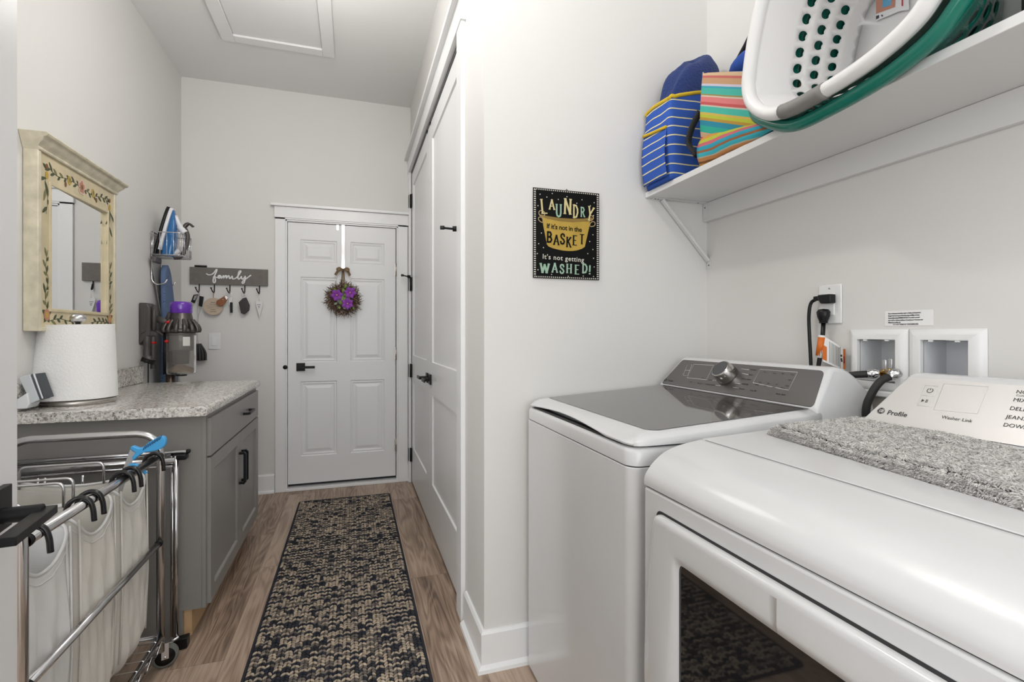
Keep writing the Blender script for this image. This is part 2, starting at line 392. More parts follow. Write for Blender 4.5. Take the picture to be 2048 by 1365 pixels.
# end wall, with the door opening
DX0, DX1, DZ1 = -.495, .348, 2.088
struct(MB().box(XL, DX0, YE, YE + .1, 0, ZC, WALL).box(DX1, XR, YE, YE + .1, 0, ZC, WALL).box(DX0, DX1, YE, YE + .1, DZ1, ZC, WALL), 'wall_end', 'pale grey end wall around the entry door')
# closet wall with double-door opening
CY0, CY1, CZ1 = 2.15, 4.085, 2.515
struct(MB().box(XC, XC + .1, YW, CY0, 0, ZC, WALL).box(XC, XC + .1, CY1, YE, 0, ZC, WALL).box(XC, XC + .1, CY0, CY1, CZ1, ZC, WALL), 'wall_closet', 'narrow wall around the closet doors')
struct(MB().box(XC + .1, XR, YW, YW + .1, 0, ZC, WALL), 'wall_alcove', 'pale grey wall carrying the laundry sign')
# right wall with the recess for the valve boxes
VY = [(.797, .902), (.965, 1.072)]; VZ0, VZ1 = 1.075, 1.194
wr = MB()
wr.box(XR, XR + .1, YB, YE, 0, VZ0, WALL).box(XR, XR + .1, YB, YE, VZ1, ZC, WALL)
wr.box(XR, XR + .1, YB, VY[0][0], VZ0, VZ1, WALL).box(XR, XR + .1, VY[0][1], VY[1][0], VZ0, VZ1, WALL).box(XR, XR + .1, VY[1][1], YE, VZ0, VZ1, WALL)
struct(wr, 'wall_right', 'pale grey wall behind the washer and dryer')
struct(MB().box(-3.1, -1.0, YB - .1, YB, 0, ZC, WALL).box(1.2, XR, YB - .1, YB, 0, ZC, WALL).box(-1.0, 1.2, YB - .1, YB, 0, .5, WALL).box(-1.0, 1.2, YB - .1, YB, 2.7, ZC, WALL), 'wall_near', 'wall behind the camera')
w1 = struct(MB().box(-1.0, -.93, YB - .08, YB - .02, .5, 2.7, TRIM).box(1.13, 1.2, YB - .08, YB - .02, .5, 2.7, TRIM).box(-1, 1.2, YB - .08, YB - .02, .5, .57, TRIM).box(-1, 1.2, YB - .08, YB - .02, 2.63, 2.7, TRIM).box(.07, .13, YB - .08, YB - .02, .5, 2.7, TRIM), 'added_window_1', 'unseen window frame added around the back fill light')  # made-up window behind the camera, put in for the fill light

# attic hatch
hx0, hx1, hy0, hy1 = -.787, -.118, 2.35, 3.53
hm = MB()
hm.box(hx0, hx0 + .075, hy0, hy1, ZC - .018, ZC, TRIM).box(hx1 - .075, hx1, hy0, hy1, ZC - .018, ZC, TRIM)
hm.box(hx0 + .075, hx1 - .075, hy1 - .075, hy1, ZC - .018, ZC, TRIM).box(hx0 + .075, hx1 - .075, hy0, hy0 + .075, ZC - .018, ZC, TRIM)
ht = struct(hm, 'trim_1', 'white frame of the attic hatch', bevel=.002)
struct(MB().box(hx0 + .078, hx1 - .078, hy0 + .078, hy1 - .078, ZC - .006, ZC + .001, DOORW), 'hatch_panel', 'flush hatch panel', parent=ht)

# baseboards
def base(name, p, q, out, label, mitre=0):
    """board from p to q (xy), out = outward unit normal"""
    p, q, n = np.array([*p, 0.]), np.array([*q, 0.]), np.array([*out, 0.])
    L = np.linalg.norm(q - p); d = (q - p) / L
    prof = [(0, 0), (.03, 0), (.028, .012), (.014, .022), (.014, .13), (.008, .14), (0, .14)]
    m = MB(); m.prism(prof, p, n, (0, 0, 1), d * L, TRIM)
    if mitre:
        for i, v in enumerate(m.v):
            v = np.array(v); s = np.dot(v - p, d)
            if s < 1e-6: m.v[i] = tuple(v - d * np.dot(v - p, n))
    return struct(m, name, label)
base('baseboard_left', (XL, 3.45), (XL, YE), (1, 0), 'white baseboard of the left wall')
base('baseboard_end', (XL, YE), (-.572, YE), (0, -1), 'white baseboard left of the entry door')
base('baseboard_end_right', (.425, YE), (XC, YE), (0, -1), 'white baseboard stub right of the entry door')
base('baseboard_closet', (XC, YW), (XC, 2.02), (-1, 0), 'white baseboard on the closet corner', 1)
base('baseboard_alcove', (XC, YW), (XR, YW), (0, -1), 'white baseboard under the laundry sign', 1)
base('baseboard_right', (XR, YB), (XR, YW), (-1, 0), 'white baseboard behind the machines')

# ---------------------------------------------------------------- entry door
tr = MB()
tr.box(-.567, DX0 - .0, YE - .02, YE + .0, 0, 2.1, TRIM).box(DX1 + .0, .425, YE - .02, YE, 0, 2.1, TRIM)
tr.box(-.567, .425, YE - .02, YE, DZ1 + .0, DZ1 + .012, TRIM)
tr.box(-.572, .43, YE - .024, YE, 2.1, 2.185, TRIM)
tr.box(-.595, .447, YE - .045, YE, 2.185, 2.205, TRIM)
# jambs
tr.box(DX0, DX0 + .012, YE - .012, YE + .08, 0, DZ1, TRIM).box(DX1 - .012, DX1, YE - .012, YE + .08, 0, DZ1, TRIM).box(DX0, DX1, YE - .012, YE + .08, DZ1 - .012, DZ1, TRIM)
struct(tr, 'trim_2', 'white casing around the entry door', bevel=.0015)
th = MB().box(DX0, DX1, YE - .03, YE + .09, 0, .022, TRIM)
struct(th, 'trim_3', 'white threshold under the entry door', bevel=.003)
struct(MB().box(DX0 + .01, DX1 - .01, YE + .05, YE + .095, .022, DZ1, SEAM_SHADE), 'entry_gap_shade', 'dark sheet behind the entry door painting its gap in shade')  # dark sheet, its colour stands for shade in the gap round the door
dw = .810; dx0 = -.48; dz0, dz1 = .048, 2.073
d1 = MB()
pn = []
for (a, b) in ((.088, .358), (.457, .722)):
    for (c, d) in ((.258, .84), (.988, 1.655), (1.765, 1.945)):
        pn.append((a, b, c - dz0, d - dz0))
panel_face(d1, (dx0, YE + .003, dz0), (1, 0, 0), (0, 0, 1), (0, -1, 0), dw, dz1 - dz0, pn, [(.008, .006), (.016, .004), (.026, .009), (.034, .009), (.055, .002)], DOORW, .04)
D1 = d1.build('door_1', label='white six panel entry door with black lever', kind='structure')
def lever(parent, c, face, along, name='handle', size=.062, L=.115, m=BLACK):
    """square rose with flat lever: face = outward, along = lever direction"""
    c, n, a = map(lambda q: np.array(q, float), (c, face, along)); z = np.array([0, 0, 1.])
    b = MB(); b.obox(c + n * .005, a * size / 2, z * size / 2, n * .005, m)
    b.tube([c + n * .01, c + n * .05], .011, m, 14)
    b.obox(c + n * .052 + a * (L / 2 - .01), a * (L / 2), z * .0095, n * .0045, m)
    return b.build(name, parent, bevel=.0012)
lever(D1, (-.388, YE + .003, .953), (0, -1, 0), (1, 0, 0))
kn = MB().lathe((DX0 - .001, YE - .02, .955), [(.0, -.002), (.016, -.002), (.016, .004), (0, .004)], BLACK, 16, axis=(0, -1, 0), caps=False)
kn.build('strike_plate', D1)
for z in (1.736, 1.047, .301):
    hb = MB(); hb.tube([(.333, YE - .012, z - .05), (.333, YE - .012, z + .05)], .0065, NICKEL, 12)
    for q in (-.0505, .0505): hb.ball((.333, YE - .012, z + q), .0065, .0065, .004, NICKEL, 10, 5)
    hb.box(.322, .345, YE - .009, YE - .006, z - .048, z + .048, NICKEL); hb.build('hinge', D1)

# ---------------------------------------------------------------- closet double doors
ct = MB()
ct.box(XC - .02, XC, 2.045, CY0 - .012, 0, 2.53, TRIM).box(XC - .02, XC, CY1 + .012, YE, 0, 2.53, TRIM)
ct.box(XC - .024, XC, 2.035, YE, 2.53, 2.635, TRIM).box(XC - .05, XC, 2.0, YE, 2.635, 2.66, TRIM)
ct.box(XC, XC + .1, CY0 - .012, CY0, 0, CZ1, TRIM).box(XC, XC + .1, CY1, CY1 + .012, 0, CZ1, TRIM).box(XC, XC + .1, CY0, CY1, CZ1, CZ1 + .015, TRIM)
struct(ct, 'trim_5', 'white casing around the closet doors', bevel=.0015)
struct(MB().box(XC + .06, XC + .1, CY0, CY1, 0, CZ1, SEAM_SHADE), 'closet_gap_shade', 'dark sheet behind the closet doors painting their gaps in shade')  # dark sheet behind both leaves, colour stands for shade between them
YM = 3.118
for (name, y0, y1, lab, hy, hl) in (('door_2', CY0 + .004, YM - .0015, 'near leaf of the white closet doors', YM - .065, -1), ('door_3', YM + .0015, CY1 - .004, 'far leaf of the white closet doors', YM + .065, 1)):
    wd = y1 - y0; b = MB(); z0 = .012; hh = CZ1 - .006 - z0; st = .118
    panel_face(b, (XC + .004, y1, z0), (0, -1, 0), (0, 0, 1), (-1, 0, 0), wd, hh, [(st, wd - st + .02, .283, .828), (st, wd - st + .02, 1.025, 2.385)] if name == 'door_2' else [(st - .02, wd - st, .283, .828), (st - .02, wd - st, 1.025, 2.385)], [(.0035, .009)], DOORW, .035)
    D = b.build(name, label=lab, kind='structure')
    lever(D, (XC + .004, hy, .93), (-1, 0, 0), (0, hl, 0))
    ye = y0 - .001 if name == 'door_2' else y1 + .001
    for z in (2.29, 1.615, .912, .228):
        hb = MB(); hb.tube([(XC - .006, ye, z - .055), (XC - .006, ye, z + .055)], .0068, BLACK, 10)
        s = 1 if name == 'door_2' else -1
        hb.box(XC - .002, XC + .004, ye, ye + .03 * s if name == 'door_2' else ye - .03, z - .052, z + .052, BLACK)
        if name == 'door_3': hb.box(XC - .0215, XC - .0195, ye + .002, ye + .035, z - .052, z + .052, BLACK)
        if abs(z - 1.615) < .01:
            hb.tube([(XC - .008, ye, z + .058), (XC - .03, ye + .012 * s, z + .06), (XC - .075, ye + .03 * s, z + .066)], .005, BLACK, 8)
            hb.lathe((XC - .022, ye + .008 * s, z + .06), [(.0, -.01), (.012, -.01), (.012, .01), (0, .01)], BLACK, 12, axis=(-1, .3 * s, 0), caps=False)
            hb.lathe((XC - .072, ye + .028 * s, z + .066), [(.0, -.006), (.009, -.006), (.009, .012), (0, .012)], RUBBER, 12, axis=(-1, .3 * s, 0), caps=False)
        hb.build('hinge', D)
    cb = MB().box(XC - .003, XC + .02, (YM - .04 if name == 'door_2' else YM + .09), (YM - .07 if name == 'door_2' else YM + .06), CZ1 - .012, CZ1 - .001, BLACK); cb.build('ball_catch', D)

# ---------------------------------------------------------------- open door at the left edge of the frame
e = np.array([-.487, .947, 0]); dd = np.array([.13, -.9915, 0]); nn_ = np.array([.9915, .13, 0])
b = MB(); panel_face(b, e + (0, 0, .01), dd, (0, 0, 1), nn_, .78, 2.02, [(.12, .66, .25, .85), (.12, .66, 1.05, 1.9)], [(.01, .008)], DOORW, .035)
D4 = b.build('door_4', label='edge of the open white door beside the laundry cart', kind='structure')
cL = e + dd * .072 + np.array([0, 0, .963])
b = MB(); z = np.array([0, 0, 1.])
b.obox(cL + nn_ * .005, dd * .03, z * .03, nn_ * .005, BLACK); b.tube([cL + nn_ * .01 - z * .008, cL + nn_ * .054 - z * .008], .011, BLACK, 14)
b.obox(cL + nn_ * .056 + dd * .05 - z * .010, dd * .064, z * .006, nn_ * .010, BLACK); b.build('handle', D4, bevel=.001)

# ================================================================== LEFT SIDE
CYN, CYF, CXF, CZT = 2.215, 3.39, -.548, .925      # countertop near, far, front, top
def counter():
    m = MB(); prof = []
    # cross-section in X,Z with rolled front nose
    prof = [(XL + .002, CZT - .038), (CXF - .004, CZT - .038), (CXF, CZT - .034), (CXF + .002, CZT - .015), (CXF - .003, CZT - .005), (CXF - .013, CZT), (XL + .002, CZT)]
    m.prism(prof, (0, CYN, 0), (1, 0, 0), (0, 0, 1), (0, CYF - CYN, 0), GRANITE)
    o = m.build('countertop', label='speckled beige laminate countertop on the grey cabinet', cat='countertop', bevel=.002)
    bs = MB(); bs.box(XL + .002, XL + .022, CYN, CYF + .03, CZT, CZT + .1, GRANITE)
    bs.build('backsplash', o, bevel=.004); return o
counter()
cbn = thing('base_cabinet', 'grey base cabinet with one drawer and two doors under the countertop', 'cabinet', (-.87, 2.8, 0))
CY_0, CY_1 = 2.268, 3.345; CXB = -.578; CXD = -.550
b = MB(); b.box(XL + .004, CXB, CY_0, CY_1, .11, .884, CAB); b.box(CXB, CXB + .014, CY_0, CY_1, .11, .884, CAB); b.build('body', cbn, bevel=.001)
b = MB(); b.box(XL + .004, -.645, CY_0, CY_0 + .018, 0, .1105, CAB); b.build('end_panel', cbn)
b = MB(); b.box(XL + .004, -.618, CY_0 + .02, CY_1, 0, .11, RAWWOOD); b.build('toe_kick', cbn)
b = MB(); fr = (CXD - .019, CXD)
def cdoor(name, y0, y1, z0, z1, rings, label=None):
    m = MB(); st = .055
    panel_face(m, (CXD, y0, z0), (0, 1, 0), (0, 0, 1), (1, 0, 0), y1 - y0, z1 - z0, [(st, y1 - y0 - st, st, z1 - z0 - st)] if rings else [], rings or [], CAB, .018)
    return m.build(name, cbn, label=label, bevel=.0012)
yd0, yd1, ydm = CY_0 + .018, CY_1 - .016, 2.832
dr = cdoor('drawer', yd0, yd1, .716, .868, None)
def pull(parent, c, vert, L=.16):
    m = MB(); c = np.array(c, float); a = np.array([0, 0, 1.]) if vert else np.array([0, 1., 0]); t = np.array([0, 1., 0]) if vert else np.array([0, 0, 1.])
    for s in (-1, 1): m.obox(c + a * s * (L / 2 - .01) + np.array([.012, 0, 0]), a * .006, t * .006, (.013, 0, 0), BLACK)
    m.prism([(-L / 2, .02), (L / 2, .02), (L / 2 - .014, .033), (-L / 2 + .014, .033)], c - t * .006, a, (1, 0, 0), t * .012, BLACK)
    return m.build('handle', parent, bevel=.001)
pull(dr, (CXD, 2.98, .79), False, .17)
dl = cdoor('door', yd0, ydm, .118, .708, [(.004, .002), (.01, .009)]); drr = cdoor('door', ydm + .003, yd1, .118, .708, [(.004, .002), (.01, .009)])
pull(dl, (CXD, ydm - .026, .53), True, .17); pull(drr, (CXD, ydm + .03, .53), True, .17)

# ---------------------------------------------------------------- framed mirror
CREAM = mat('antique_cream', (0.58, 0.50, 0.33), 0.45, bump=(60, .3, .002), var=(11, .30))
CREAM2 = mat('antique_edge', (0.62, 0.57, 0.44), 0.5, bump=(90, .35, .002), var=(24, .32))
MIRROR = mat('mirror_glass', (0.9, 0.91, 0.91), 0.01, metal=1.0, var=(3, .002))
mr = thing('wall_mirror', 'cream framed mirror painted with vines and flowers on the left wall', 'mirror', (XL + .02, 2.67, 1.21))
mx = XL + .044; my0, my1, mz0, mz1 = 2.345, 2.995, 1.222, 1.925
iy0, iy1, iz0, iz1 = 2.432, 2.905, 1.312, 1.800
b = MB(); b.box(XL + .001, mx, my0, iy0, mz0, mz1, CREAM).box(XL + .001, mx, iy1, my1, mz0, mz1, CREAM).box(XL + .001, mx, iy0, iy1, mz0, iz0, CREAM).box(XL + .001, mx, iy0, iy1, iz1, mz1, CREAM)
b.build('frame', mr, bevel=.002)
b = MB()
for (a0, a1, c0, c1) in ((my0 - .002, my0 + .02, mz0 - .002, mz1), (my1 - .02, my1 + .002, mz0 - .002, mz1), (my0 + .02, my1 - .02, mz0 - .002, mz0 + .014)): b.box(XL + .001, mx + .005, a0, a1, c0, c1, CREAM2)
for (a0, a1, c0, c1) in ((iy0 - .014, iy0, iz0 - .014, iz1 + .014), (iy1, iy1 + .014, iz0 - .014, iz1 + .014), (iy0, iy1, iz0 - .014, iz0), (iy0, iy1, iz1, iz1 + .014)): b.box(mx - .003, mx + .006, a0, a1, c0, c1, CREAM)
b.build('moulding', mr, bevel=.003)
b = MB()
prof = [(0, 0), (.052, 0), (.055, .006), (.05, .012), (.058, .022), (.072, .034), (.076, .044), (.088, .048), (.092, .056), (.088, .062), (0, .062)]
b.prism([(p * 1.0, q) for p, q in prof], (XL + .001, my0 - .03, mz1 - .012), (1, 0, 0), (0, 0, 1), (0, my1 - my0 + .06, 0), CREAM2)
# flare the ends of the cornice
V = b.v; zt = mz1 - .012
for i, p in enumerate(V):
    fl = max(0, (p[2] - zt)) / .062; c = (my0 + my1) / 2; s = 1 if p[1] > c else -1
    V[i] = (p[0], p[1] - s * .028 * (1 - min(1, fl * 1.2)), p[2])
b.build('cornice', mr, bevel=.0015)
b = MB(); b.prism([(mx + .003, iy0 - .004), (mx - .010, iy1 + .004), (mx - .015, iy1 + .004), (mx - .004, iy0 - .004)], (0, 0, iz0 - .01), (1, 0, 0), (0, 1, 0), (0, 0, iz1 - iz0 + .02), MIRROR); b.build('mirror_glass', mr)
LEAF = mat('painted_leaf', (.06, .075, .035), .6); LEAF2 = mat('painted_leaf_light', (.17, .17, .07), .6)
PETAL = mat('painted_petal', (.46, .22, .15), .6); PETAL2 = mat('painted_petal_pale', (.68, .5, .42), .6); YEL = mat('painted_bud', (.5, .33, .06), .6); CORE = mat('painted_core', (.2, .09, .03), .6)
b = MB(); fx = mx + .0008
def pleaf(y, z, ang, L, w, m):
    n = 7; pts = []
    for i in range(n): t = i / (n - 1); pts.append((t * L, w * math.sin(PI * t) ** .8))
    for i in range(n - 2, 0, -1): t = i / (n - 1); pts.append((t * L, -w * math.sin(PI * t) ** .8))
    ca, sa = math.cos(ang), math.sin(ang)
    vs = [(fx + .0002, y + p * ca - q * sa, z + p * sa + q * ca) for p, q in pts]; b.add(vs, [tuple(range(len(vs)))], m)
def pdisc(y, z, ry, rz, m, d=.0004): b.add([(fx + d, y + ry * math.cos(t * PI / 6), z + rz * math.sin(t * PI / 6)) for t in range(12)], [tuple(range(12))], m)
def vine(pts, n, L=.03, w=.005):
    P = crom([(fx, *p) for p in pts], 8); b.tube(P, .0012, LEAF, 4, flat=((1, 0, 0), .3))
    for i in range(n):
        k = int((i + .5) / n * (len(P) - 2)); p, q = P[k], P[k + 1]; a = math.atan2(q[2] - p[2], q[1] - p[1]) + (.6 if i % 2 else -.6)
        pleaf(p[1], p[2], a, L * random.uniform(.85, 1.4), w * 1.2, LEAF if random.random() < .7 else LEAF2)
zt_ = 1.858; yc = (my0 + my1) / 2
vine([(yc - .02, zt_), (yc - .1, zt_ + .006), (yc - .19, zt_ - .006), (yc - .255, zt_ + .01)], 12); vine([(yc + .02, zt_), (yc + .1, zt_ - .008), (yc + .19, zt_ + .006), (yc + .26, zt_)], 12)
yl, yr = my0 + .062, my1 - .063
vine([(yl, zt_ - .03), (yl - .012, 1.80), (yl + .005, 1.74), (yl - .004, 1.68)], 5, .05, .006); vine([(yr, zt_ - .03), (yr + .01, 1.80), (yr - .004, 1.74), (yr + .003, 1.67)], 5, .05, .006)
vine([(yl + .005, 1.30), (yl - .01, 1.36), (yl + .01, 1.42), (yl - .006, 1.47), (yl + .006, 1.54)], 12, .034); vine([(yr, 1.30), (yr + .01, 1.36), (yr - .008, 1.43), (yr + .006, 1.48), (yr, 1.56)], 13, .034)
vine([(yl + .02, 1.262), (yl + .09, 1.272), (yl + .18, 1.262), (yl + .24, 1.27)], 9); vine([(yr - .02, 1.262), (yr - .09, 1.27), (yr - .18, 1.262)], 8)
for k in range(5): a = k * 2 * PI / 5 + .3; pdisc(yc + .019 * math.cos(a), zt_ + .002 + .022 * math.sin(a), .013, .015, PETAL2, .0005); pdisc(yc + .015 * math.cos(a), zt_ + .002 + .018 * math.sin(a), .009, .011, PETAL, .0007)
pdisc(yc, zt_ + .002, .009, .011, CORE, .0009)
for dy in (-.1, .1): pdisc(yc + dy, zt_ + .002, .014, .02, YEL, .0006); pdisc(yc + dy + .002, zt_ + .004, .007, .011, LEAF2, .0008)
for dy in (-.13, .13): pdisc(yc + dy, zt_ - .022, .008, .012, CORE, .0006)
for y in (yl, yr): pdisc(y, zt_ - .025, .011, .016, YEL, .0006); pdisc(y, zt_ + .01, .009, .011, CORE, .0006); pleaf(y, zt_, 2.6, .03, .007, LEAF)
for y in (yl, yr): pdisc(y, 1.285, .02, .024, PETAL, .0006); pdisc(y, 1.285, .01, .013, YEL, .0008); [pleaf(y, 1.285, a, .035, .009, LEAF) for a in (.5, 2.6, 4.2, 5.2)]
b.build('painted_flowers', mr, label='painted vine with leaves, buds and a pink flower')

# ---------------------------------------------------------------- paper towel on its holder
pc = np.array([-1.07, 2.50]); pc = np.array(aY(156, 800, 2.50))[:2]
R0 = .130; zb = CZT + .004
hd = thing('paper_towel_holder', 'brushed steel paper towel holder with a round knob on the countertop', 'paper towel holder', (pc[0], pc[1], CZT))
MB().lathe((*pc, CZT), [(0, 0), (.120, 0), (.125, .002), (.125, .016), (.120, .02), (0, .022)], NICKEL, 48, caps=False).build('base', hd)
MB().tube([(*pc, CZT + .015), (*pc, CZT + .33)], .008, NICKEL, 14).build('pole', hd)
MB().lathe((*pc, CZT + .322), [(.006, 0), (.011, .002), (.009, .008), (.018, .013), (.0255, .022), (.027, .029), (.024, .038), (.015, .045), (0, .047)], STEEL, 32, caps=False).build('knob', hd)
PT = mat('paper_towel', (.84, .84, .83), .95, spec=.05, bump=(130, .55, .004), var=(3, .01))
b = MB()
lf = math.atan2(-.32, -.95)
def ptw(u, v):
    t = u * 2 * PI; h = v
    view = math.cos(t - math.atan2(-.5, -.86))       # loose outer sheet flares at the lower camera-left side
    r = R0 * (.93 + .07 * (1 - h)) + .026 * max(0, view) ** 2 * (1 - h) ** 1.2 + .0012 * math.sin(t * 5 + h * 3)
    return (pc[0] + r * math.cos(t), pc[1] + r * math.sin(t), CZT + .0235 + h * .300 + (.004 * math.sin(t + 1) if v > .5 else 0))
b.grid(ptw, 64, 12, PT)
b.add([ptw(i / 64, 1) for i in range(64)] + [(pc[0] + .02 * math.cos(i * PI / 32), pc[1] + .02 * math.sin(i * PI / 32), CZT + .324) for i in range(64)], [(i, (i + 1) % 64, 64 + (i + 1) % 64, 64 + i) for i in range(64)], PT)
b.add([ptw(i / 64, 0) for i in range(64)] + [(pc[0] + .02 * math.cos(i * PI / 32), pc[1] + .02 * math.sin(i * PI / 32), CZT + .024) for i in range(64)], [(64 + i, 64 + (i + 1) % 64, (i + 1) % 64, i) for i in range(64)], PT)
b.build('paper_towel_roll', label='thick white roll of paper towel with a loose outer sheet', cat='paper towel roll')
b = MB()   # raised tension arm in front of the base
# ---------------------------------------------------------------- small white gadget at the counter's near end
gd = thing('device_stand', 'pale grey slabs leaning on a white wedge stand beside the paper towel', 'stand', tuple(aZ(60, 815, CZT)))
PALE = mat('pale_plastic', (.56, .6, .62), .25); DKG = mat('dark_layer_plastic', (.05, .06, .07), .5); SILV = mat('silver_plastic', (.72, .74, .76), .2)
YG = 2.27
def gp(px, py, y=YG): return np.array(aY(px, py, y))
b = MB()
q = [gp(29, 802), gp(54, 786), gp(59, 806), gp(53, 818), gp(29, 819)]
for i in range(len(q)): q[i][2] = max(q[i][2], CZT + .001)
def extr(b, pts, d, m):
    n = len(pts); d = np.array(d, float); vs = pts + [p + d for p in pts]
    b.add(vs, [tuple(range(n)), tuple(range(n, 2 * n))[::-1]] + [((i + 1) % n, i, n + i, n + (i + 1) % n) for i in range(n)], m)
extr(b, q, (0, .07, 0), SILV); b.build('wedge', gd, bevel=.003)
def slab(p0, p1, p2, p3, m, name, y0, dep):
    b = MB(); extr(b, [gp(*p0, y0), gp(*p1, y0), gp(*p2, y0), gp(*p3, y0)], (0, dep, 0), m); return b.build(name, gd, bevel=.004, seg=3)
slab((36, 756), (60, 749), (79, 800), (62, 808), PALE, 'slab', YG + .012, .05)
slab((61, 749), (64, 749), (83, 799), (80, 801), DKG, 'dark_layer', YG + .012, .06)  # thin dark layer between two slabs
slab((64.5, 749), (69, 748), (86, 797), (83, 799), SILV, 'slab', YG + .014, .06)
slab((69.5, 748), (72, 748), (90, 797), (87, 798), DKG, 'dark_layer', YG + .016, .06)

# ---------------------------------------------------------------- light switch
sw = thing('light_switch', 'white rocker light switch on the end wall', 'light switch', (-.85, YE, 1.1))
x0, _, z1 = aY(417, 666, YE); x1, _, z0 = aY(441, 699, YE)
MB().box(x0, x1, YE - .006, YE, z0, z1, WHITEPL).build('plate', sw, bevel=.003)
MB().box((x0 + x1) / 2 - .017, (x0 + x1) / 2 + .017, YE - .0095, YE - .005, (z0 + z1) / 2 - .034, (z0 + z1) / 2 + .034, mat('switch_white', (.86, .86, .86), .25)).build('rocker', sw, bevel=.0015)

# ---------------------------------------------------------------- family hook rail
WOODG = mat('grey_stained_wood', (.155, .14, .125), .65, var=(35, .2))
fm = thing('hook_rail', 'grey wooden key rail with white script and five black hooks', 'key rack', (-.88, YE, 1.56))
fx0, _, fz1 = aY(379.5, 534, YE - .02); fx1, _, _ = aY(535.5, 541, YE - .02); fz0 = fz1 - .124
Yf = YE - .022
MB().box(fx0, fx1, Yf, YE - .001, fz0, fz1, WOODG).build('board', fm, bevel=.001)
scr = [(262, 170), (290, 187), (330, 183), (362, 158), (385, 124), (396, 122), (392, 145), (372, 185), (352, 235), (350, 275), (364, 284), (376, 270), (376, 240), (366, 222), (350, 214), (375, 212), (405, 222), (425, 205), (440, 196), (422, 194), (410, 210), (414, 228), (432, 226), (446, 200), (447, 222), (455, 230), (470, 205), (480, 197), (482, 230), (498, 202), (512, 198), (514, 232), (532, 203), (546, 200), (549, 228), (560, 234), (580, 208), (586, 206), (590, 236), (606, 238), (640, 222), (672, 180), (692, 150), (688, 136), (672, 148), (660, 185), (656, 225), (668, 242), (688, 225), (700, 205), (704, 235), (722, 240), (742, 212), (748, 206), (745, 245), (732, 285), (716, 294), (708, 282), (722, 262), (755, 238), (790, 212), (820, 190)]
P = []
for (sx, sy) in scr: P.append(np.array(aY(370 + sx * .16115, 520 + sy * .16115, Yf - .003)))
b = MB(); b.tube(crom(P, 3), .0052, WHITEPL, 6, flat=((0, 1, 0), .5)); b.build('lettering', fm, label='white script word family')
HK = []
for px in (397.5, 428, 459, 489, 518.5):
    x, _, _ = aY(px, 580, Yf); HK.append(x)
    P = [(x, Yf + .012, fz0 + .01), (x, Yf + .012, fz0 - .03), (x, Yf + .008, fz0 - .052), (x, Yf - .012, fz0 - .06), (x - .006, Yf - .026, fz0 - .048), (x - .012, Yf - .03, fz0 - .03)]
    b = MB(); b.tube(crom(P, 5), .0038, BLACK, 8); b.ball((x - .012, Yf - .03, fz0 - .028), .006, .006, .006, BLACK, 8, 6); b.build('hook', fm)
bz = fz0 - .056; YK = Yf - .014
x, _, z = aY(403, 531, YE - .02)
MB().tube([(x - .045, YE - .013, fz1 + .008), (x + .032, YE - .013, fz1 + .008)], .0075, BLKPL, 10).build('pen', label='black stubby pen lying on top of the key rail', cat='pen')
def kp(px, py, y=YK): return np.array(aY(px, py, y))
def ring(b, c, r, m=CHROME, tilt=0): b.tube([np.array(c) + (r * math.cos(t) * math.cos(tilt), r * math.cos(t) * math.sin(tilt), r * math.sin(t)) for t in np.linspace(0, 2 * PI, 17)[:-1]], .0013, m, 6, closed=True)
def flatpoly(b, pix, y, th_, m):
    pts = [kp(px, py, y) for px, py in pix]; extr(b, pts, (0, th_, 0), m)
# 1: two black fobs
k1 = thing('key_set', 'pair of black car key fobs on the leftmost hook', 'keys', (HK[0], YK, bz - .1))
b = MB(); ring(b, (HK[0], YK, bz - .012), .014); b.build('key_ring', k1)
b = MB(); flatpoly(b, [(387, 590), (395.5, 589), (388.5, 607), (381.5, 604)], YK - .01, .012, BLKPL); flatpoly(b, [(389, 591.5), (394, 591), (390, 601), (386, 600)], YK - .0115, .002, mat('silver_tag', (.7, .7, .72), .2, metal=.8)); b.build('fob', k1, bevel=.001)
b = MB(); flatpoly(b, [(399, 592), (407, 594), (403.5, 614), (397, 612)], YK - .008, .012, BLKPL); b.build('fob', k1, bevel=.001)
# cord with black pouch
SILVC = mat('twisted_cord', (.45, .45, .46), .5, metal=.4)
pb = thing('mesh_pouch', 'small black ribbed pouch hanging by a long twisted cord beside the light switch', 'pouch', tuple(kp(403, 724)))
b = MB(); b.tube(crom([(HK[0] + .004, YK + .006, bz - .002), kp(394.5, 620), kp(395.5, 632), kp(396, 645), kp(395, 675), kp(397, 688)], 8), .0018, SILVC, 6)
b.tube(crom([(HK[0] + .004, YK + .006, bz - .002), kp(401, 615), kp(397, 630), kp(395.5, 645)], 8), .0018, SILVC, 6); b.build('cord', pb)
b = MB(); ctop = kp(398, 687)
for i in range(9):
    a = -1 + i / 4; bot = kp(400 + a * 12, 722 - abs(a) * 1.5, YK - .012 + .02 * abs(a)); mid = kp(399.5 + a * 11.5, 705, YK - .012 + .015 * abs(a)); top = kp(398 + a * 3, 688)
    b.tube(crom([top, mid, bot], 6), [.006] * 3 * 4 + [.007], BLKPL if i % 2 else mat('charcoal_mesh', (.06, .06, .06), .7), 8)
b.build('pouch', pb)
